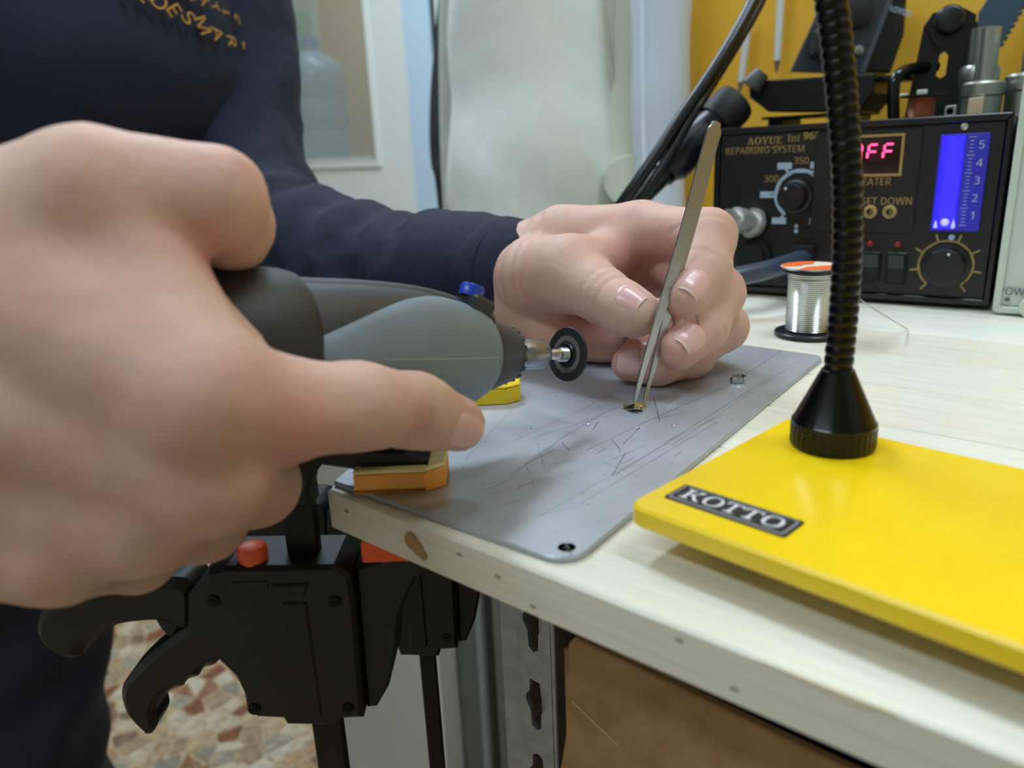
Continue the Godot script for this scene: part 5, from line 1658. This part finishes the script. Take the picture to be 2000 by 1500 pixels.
	var rn := hand_net(right, 0.0018, 520.0, cr, 0.0003)
	var spots2 := [[jp(ri[4]), 0.016, 0.45], [Vector3(-0.1553, 0.9561, -0.1353), 0.007, 0.45], [Vector3(-0.1557, 0.9665, -0.0963), 0.013, 0.8], [Vector3(-0.1811, 1.0107, -0.0919), 0.009, 0.9], [jp(rt[3]), 0.018, 0.15], [Vector3(-0.1636, 0.9597, -0.0661), 0.02, 0.2]]
	# ---- the rest of the body, on a coarse grid
	var sl := [-0.7649, 1.3038, -0.4834, 0.06]
	var sr := [-0.72, 1.27, -0.04, 0.060]
	var el := [-0.5628, 0.9753, -0.3482, 0.034]
	var er := [-0.52, 1.035, 0.07, 0.040]
	var core := [
		[sl, [-0.6578, 1.0826, -0.4053, 0.036], [-0.5813, 0.9985, -0.3621, 0.032], el, [-0.4752, 0.9605, -0.3381, 0.032], [-0.3432, 0.9511, -0.3284, 0.028]],
		[sr, er, [-0.31, 0.985, -0.005, 0.033]],
		[[-0.77, 1.29, -0.40, 0.065], [-0.75, 1.28, -0.10, 0.065]],
		[[-0.7508, 1.2514, -0.3367, 0.088], [-0.7275, 1.1061, -0.2992, 0.098], [-0.8317, 0.8816, -0.251, 0.104]],
		[[-0.75, 1.26, -0.12, 0.088], [-0.76, 1.10, -0.12, 0.098], [-0.84, 0.87, -0.10, 0.104]],
		[[-0.88, 0.84, -0.26, 0.09], [-0.8903, 0.4614, -0.1647, 0.058], [-0.96, 0.09, -0.19, 0.045]],
		[[-0.91, 0.84, -0.12, 0.09], [-0.93, 0.47, -0.04, 0.058], [-0.96, 0.09, -0.04, 0.045]],
		[[-0.780, 1.33, -0.240, 0.055], [-0.740, 1.43, -0.240, 0.054]],
		[[-0.725, 1.50, -0.240, 0.078], [-0.735, 1.575, -0.240, 0.084]],
		[[-0.675, 1.47, -0.240, 0.050], [-0.665, 1.53, -0.240, 0.058]],
		[[-0.615, 1.535, -0.240, 0.009], [-0.602, 1.503, -0.240, 0.012]],
		[[-0.725, 1.55, -0.335, 0.012], [-0.725, 1.515, -0.333, 0.010]],
		[[-0.725, 1.55, -0.145, 0.012], [-0.725, 1.515, -0.147, 0.010]]]
	var cn := nets(bones_of(core), 0.0125, 70.0)
	var body := skin_mesh([[ln[0], ln[1], tint(ln[0], spots)], [rn[0], rn[1], tint(rn[0], spots2)], [cn[0], cn[1], tint(cn[0], [])]])
	var skin := mat("skin", Color(1, 1, 1), 0.58)
	skin.metallic_specular = 0.38
	skin.vertex_color_use_as_albedo = true
	skin.subsurf_scatter_enabled = true
	skin.subsurf_scatter_strength = 0.12
	var sk := noise_tex(0.09, [], 33, 512, 3)
	sk.as_normal_map = true
	sk.bump_strength = 3.0
	skin.normal_enabled = true
	skin.normal_texture = sk
	skin.normal_scale = 0.25
	skin.uv1_triplanar = true
	skin.uv1_scale = Vector3.ONE * 22
	obj("body", body, skin, me)
	var lb_ := bones_of(left)
	nail(me, lb_, 600.0, jp(idx[3]), jp(idx[2]), Vector3(-0.1369, 0.9723, -0.2599) - jp(idx[3]), 0.0140, 0.78)
	nail(me, lb_, 600.0, jp(mid_[3]), jp(mid_[2]), Vector3(-0.1364, 0.953, -0.2526) - jp(mid_[3]), 0.0138, 0.78)
	nail(me, lb_, 600.0, jp(rin[3]), jp(rin[2]), Vector3(-0.1616, 0.9459, -0.2694) - jp(rin[3]), 0.0120, 0.8)
	nail(me, lb_, 600.0, jp(pin[3]), jp(pin[2]), Vector3(-0.1647, 0.9412, -0.2648) - jp(pin[3]), 0.0110, 0.8)
	nail(me, lb_, 600.0, jp(thu[4]), jp(thu[3]), Vector3(-0.161, 0.9712, -0.273) - jp(thu[4]), 0.0125, 0.62)
	nail(me, bones_of(right), 520.0, jp(ri[4]), jp(ri[3]), Vector3(-0.143, 0.9483, -0.1484) - jp(ri[4]), 0.0130, 0.75)
	# ---- sweatshirt
	var navy := tri_mat("navy_knit", noise_tex(0.05, [[0.0, Color(0.070, 0.088, 0.165)], [0.5, Color(0.084, 0.104, 0.190)], [1.0, Color(0.104, 0.124, 0.215)]], 41, 512, 4), Vector3.ONE * 10, 0.88)
	bump(navy, 0.45, 0.5, 9)
	var fn := FastNoiseLite.new()
	fn.seed = 12
	fn.frequency = 5.0
	var arm := [[[-0.7585, 1.3003, -0.4737, 0.068], [-0.6578, 1.0826, -0.4053, 0.049], [-0.5826, 1.0005, -0.3618, 0.043], [-0.5436, 0.9781, -0.3383, 0.044]], [[-0.543, 0.9743, -0.3373, 0.045], [-0.4752, 0.9605, -0.3381, 0.043], [-0.4153, 0.9523, -0.3355, 0.04], [-0.3442, 0.9571, -0.3299, 0.032], [-0.3086, 0.9584, -0.3267, 0.032], [-0.2767, 0.9617, -0.3197, 0.031]]]
	var an := nets(bones_of(arm), 0.0055, 110.0)
	var v: PackedVector3Array = an[0]
	var n := normals_of(v, an[1])
	var e0 := Vector3(-0.5401, 0.9711, -0.3386)
	var e1 := Vector3(-0.2752, 0.9623, -0.3158)
	var ax := (e1 - e0).normalized()
	for i in v.size():
		var q := v[i] - e0
		var s := q.dot(ax)
		var round_ := q - ax * s
		var w := 0.0
		if s > 0.0:
			w = sin(s * 150.0 + round_.y * 95.0 + 3.0 * fn.get_noise_3dv(v[i] * 2.0)) * 0.0055 * (0.55 + 0.45 * fn.get_noise_3dv(v[i] * 4.0))
			w *= smoothstep(0.0, 0.03, s) * smoothstep(0.215, 0.18, s)
		else:
			w = sin(v[i].y * 70.0 + v[i].z * 60.0 + 2.0 * fn.get_noise_3dv(v[i] * 2.0)) * 0.003
		v[i] += n[i] * (w + fn.get_noise_3dv(v[i] * 5.0) * 0.0015)
	var rarm := nets(bones_of([[[-0.72, 1.27, -0.04, 0.078], [-0.52, 1.035, 0.07, 0.054], [-0.36, 0.988, 0.012, 0.046]]]), 0.010, 90.0)
	var trunk := [
		[[-0.77, 1.295, -0.40, 0.085], [-0.75, 1.285, -0.10, 0.085]],
		[[-0.7464, 1.258, -0.3363, 0.112], [-0.7219, 1.1055, -0.2969, 0.122], [-0.8261, 0.8826, -0.2494, 0.126]],
		[[-0.75, 1.26, -0.12, 0.112], [-0.76, 1.10, -0.12, 0.122], [-0.84, 0.87, -0.10, 0.126]],
		[[-0.80, 1.33, -0.24, 0.080], [-0.78, 1.38, -0.24, 0.070]]]
	var tn := nets(bones_of(trunk), 0.012, 55.0)
	var tv: PackedVector3Array = tn[0]
	var tnn := normals_of(tv, tn[1])
	for i in tv.size():
		tv[i] += tnn[i] * (fn.get_noise_3dv(tv[i] * 1.4) * 0.008)
	var shirt := obj("sweatshirt", skin_mesh([[v, an[1]], [rarm[0], rarm[1]], [tv, tn[1]]]), navy, me)
	# ribbed cuff on the left wrist
	var cuff := []
	var crad := []
	for i in 12:
		var k := i / 11.0
		cuff.append(Vector3(-0.3058, 0.957, -0.3258).lerp(Vector3(-0.2674, 0.9625, -0.3183), k))
		crad.append(0.0345 - 0.001 * k + (0.0008 if i % 2 else 0.0) - (0.003 if i == 11 or i == 0 else 0.0))
	obj("cuff", tube(cuff, crad, 48), tri_mat("navy_cuff", noise_tex(0.05, [[0.0, Color(0.06, 0.075, 0.15)], [1.0, Color(0.085, 0.105, 0.20)]], 43, 256, 3), Vector3.ONE * 20, 0.85), me)
	# ---- embroidery across the chest
	var tb := bones_of(trunk)
	var gold := mat("gold_thread", Color(0.66, 0.50, 0.20), 0.5)
	var st := begin()
	var o0 := Vector3(-0.6951, 1.1746, -0.3406)
	var o1 := Vector3(-0.6138, 1.1213, -0.3898)
	var step := (o1 - o0) / 8.0
	var row2 := "CEDESMARE"
	for line in 2:
		var txt := row2 if line == 0 else "INFORMÁTICA"
		var cnt := txt.length()
		var la := o0 if line == 0 else Vector3(-0.6958, 1.1929, -0.3473)
		var lb := o1 if line == 0 else Vector3(-0.6149, 1.1405, -0.3964)
		var cap := 0.0175 if line == 0 else 0.0125
		for i in cnt:
			var q: Vector3 = la.lerp(lb, float(i) / (cnt - 1))
			var out_dir := (Vector3(0, 1.028, 0) - q).normalized()
			var p := q + out_dir * 0.12
			for it in 40:
				var f := field(tb, p, 55.0)
				if f < 0.006:
					break
				p -= out_dir * maxf(0.0015, (f - 0.008) * 0.8)
			if field(tb, p, 55.0) > 0.03:
				continue
			var e := 0.004
			var nn := Vector3(field(tb, p + Vector3(e, 0, 0), 55.0) - field(tb, p - Vector3(e, 0, 0), 55.0), field(tb, p + Vector3(0, e, 0), 55.0) - field(tb, p - Vector3(0, e, 0), 55.0), field(tb, p + Vector3(0, 0, e), 55.0) - field(tb, p - Vector3(0, 0, e), 55.0)).normalized()
			var tx := text(txt[i], cap, 0.0012)
			var dirx := (lb - la).normalized()
			dirx = (dirx - nn * dirx.dot(nn)).normalized()
			st.append_from(tx, 0, Transform3D(Basis(dirx, nn.cross(dirx), nn), p))
	obj("embroidery", st.commit(), gold, me)
	# ---- trousers, shoes, hair
	var tr := [
		[[-0.90, 0.86, -0.28, 0.125], [-0.91, 0.86, -0.12, 0.125]],
		[[-0.88, 0.84, -0.26, 0.115], [-0.8903, 0.4614, -0.1647, 0.084], [-0.96, 0.06, -0.19, 0.075]],
		[[-0.91, 0.84, -0.12, 0.115], [-0.93, 0.47, -0.035, 0.084], [-0.96, 0.06, -0.03, 0.075]]]
	var rn2 := nets(bones_of(tr), 0.012, 70.0)
	var rv: PackedVector3Array = rn2[0]
	var rnn := normals_of(rv, rn2[1])
	for i in rv.size():
		rv[i].y = maxf(rv[i].y, 0.03)
		rv[i] += rnn[i] * (sin(rv[i].y * 60.0 + rv[i].z * 40.0 + 2.5 * fn.get_noise_3dv(rv[i])) * 0.004)
	var jean := tri_mat("navy_denim", noise_tex(0.06, [[0.0, Color(0.035, 0.050, 0.095)], [1.0, Color(0.065, 0.085, 0.145)]], 47, 512, 4), Vector3.ONE * 8, 0.85)
	obj("trousers", skin_mesh([[rv, rn2[1]]]), jean, me)
	for q in [[-0.98, -0.19], [-0.985, -0.03]]:
		obj("shoe", blob([[[q[0], 0.045, q[1], 0.045], [q[0] + 0.09, 0.042, q[1], 0.042], [q[0] + 0.17, 0.036, q[1], 0.036]]], 0.009, 120, 0.0, 1.0), mat("shoe_black", Color(0.05, 0.05, 0.05), 0.5), me)
	obj("hair", blob([[[-0.760, 1.575, -0.240, 0.088], [-0.730, 1.60, -0.240, 0.088]], [[-0.780, 1.50, -0.240, 0.07], [-0.770, 1.56, -0.240, 0.08]], [[-0.690, 1.635, -0.240, 0.05], [-0.670, 1.62, -0.240, 0.035]]], 0.009, 100, 0.004, 60.0), mat("hair_dark", Color(0.07, 0.05, 0.04), 0.6), me)
	for z in [-0.272, -0.208]:
		obj("eye", blob([[[-0.624, 1.548, z, 0.011], [-0.623, 1.548, z, 0.011]]], 0.003, 300, 0.0, 1.0), mat("eye_white", Color(0.85, 0.83, 0.8), 0.2), me)
	obj("lips", tube(curve([Vector3(-0.620, 1.463, -0.262), Vector3(-0.609, 1.466, -0.240), Vector3(-0.620, 1.463, -0.218)], 8), [0.004, 0.006, 0.006, 0.006, 0.006, 0.006, 0.006, 0.004], 8), mat("lip_rose", Color(0.62, 0.36, 0.33), 0.5), me)
	# ---- tweezers in the left hand, gripping a second socket
	var t := thing("tweezers", "steel tweezers pinched between thumb and fingers, tips on a socket", "tweezers", Vector3.ZERO)
	var stl := mat("tweezer_steel", Color(0.66, 0.67, 0.68), 0.25, 0.95)
	var face := (Vector3(-0.0967, 1.0005, -0.1815) - Vector3(-0.1572, 0.9833, -0.2949)) + Vector3(0.764, -0.0435, -0.6435) * 0.095
	for leg in 2:
		var pts := [Vector3(-0.1531, 1.0353, -0.315), Vector3(-0.1541, 1.0244, -0.3098), Vector3(-0.1559, 0.9999, -0.2999), Vector3(-0.1587, 0.9712, -0.2875), Vector3(-0.1602, 0.9549, -0.2797), Vector3(-0.1615, 0.9396, -0.2725), Vector3(-0.1621, 0.9284, -0.2675), Vector3(-0.1622, 0.9236, -0.2655)] if leg == 0 else [Vector3(-0.1536, 1.0353, -0.3174), Vector3(-0.1549, 1.0243, -0.3132), Vector3(-0.1568, 0.9995, -0.3044), Vector3(-0.159, 0.9704, -0.2924), Vector3(-0.1601, 0.9536, -0.2862), Vector3(-0.1606, 0.9412, -0.2808), Vector3(-0.1608, 0.93, -0.2748), Vector3(-0.16, 0.9228, -0.2699)]
		var cv := curve(pts, 42)
		var rad := []
		for i in cv.size():
			var k := float(i) / (cv.size() - 1)
			var w := 0.0022 + 0.0012 * smoothstep(0.0, 0.04, k) * smoothstep(0.6, 0.2, k)
			w = lerpf(w, 0.0008, smoothstep(0.45, 1.0, k))
			if i == 0:
				w = 0.0016
			rad.append(w)
		obj("arm", ribbon(cv, rad, 0.0011, face), stl, t)
	obj("bridge", ribbon([Vector3(-0.1535, 1.0366, -0.3166), Vector3(-0.1537, 1.0329, -0.3149), Vector3(-0.1544, 1.0274, -0.3128)], [0.0020, 0.0031, 0.0031], 0.0028, face), stl, t)
	var u := usb("micro socket held in the tips of the tweezers", Vector3(-0.1609, 0.9212, -0.2671))
	u.rotation = Vector3(deg_to_rad(-14), deg_to_rad(-18), deg_to_rad(20))


func ribbon(pts: Array, half: Array, thick: float, face: Vector3) -> ArrayMesh:
	# a flat strip of the given half widths; its broad side looks along face
	var st := begin()
	st.set_smooth_group(-1)
	var prev := []
	var n := pts.size()
	for i in n:
		var d: Vector3 = (pts[mini(i + 1, n - 1)] - pts[maxi(i - 1, 0)]).normalized()
		var up := (face - d * face.dot(d)).normalized()
		var side := d.cross(up)
		var w: float = half[mini(i, half.size() - 1)]
		var c := thick * 0.28
		var h := thick / 2
		var ring := []
		for q in [[w, h - c], [w - c, h], [-w + c, h], [-w, h - c], [-w, -h + c], [-w + c, -h], [w - c, -h], [w, -h + c]]:
			ring.append(pts[i] + side * q[0] + up * q[1])
		if i > 0:
			for k in 8:
				var k1 := (k + 1) % 8
				st.set_smooth_group(40 + k)
				quad(st, prev[k], ring[k], ring[k1], prev[k1])
		if i == 0 or i == n - 1:
			st.set_smooth_group(-1)
			for k in range(1, 7):
				if i == 0:
					tri(st, ring[0], ring[k], ring[k + 1])
				else:
					tri(st, ring[0], ring[k + 1], ring[k])
		prev = ring
	return fin(st)
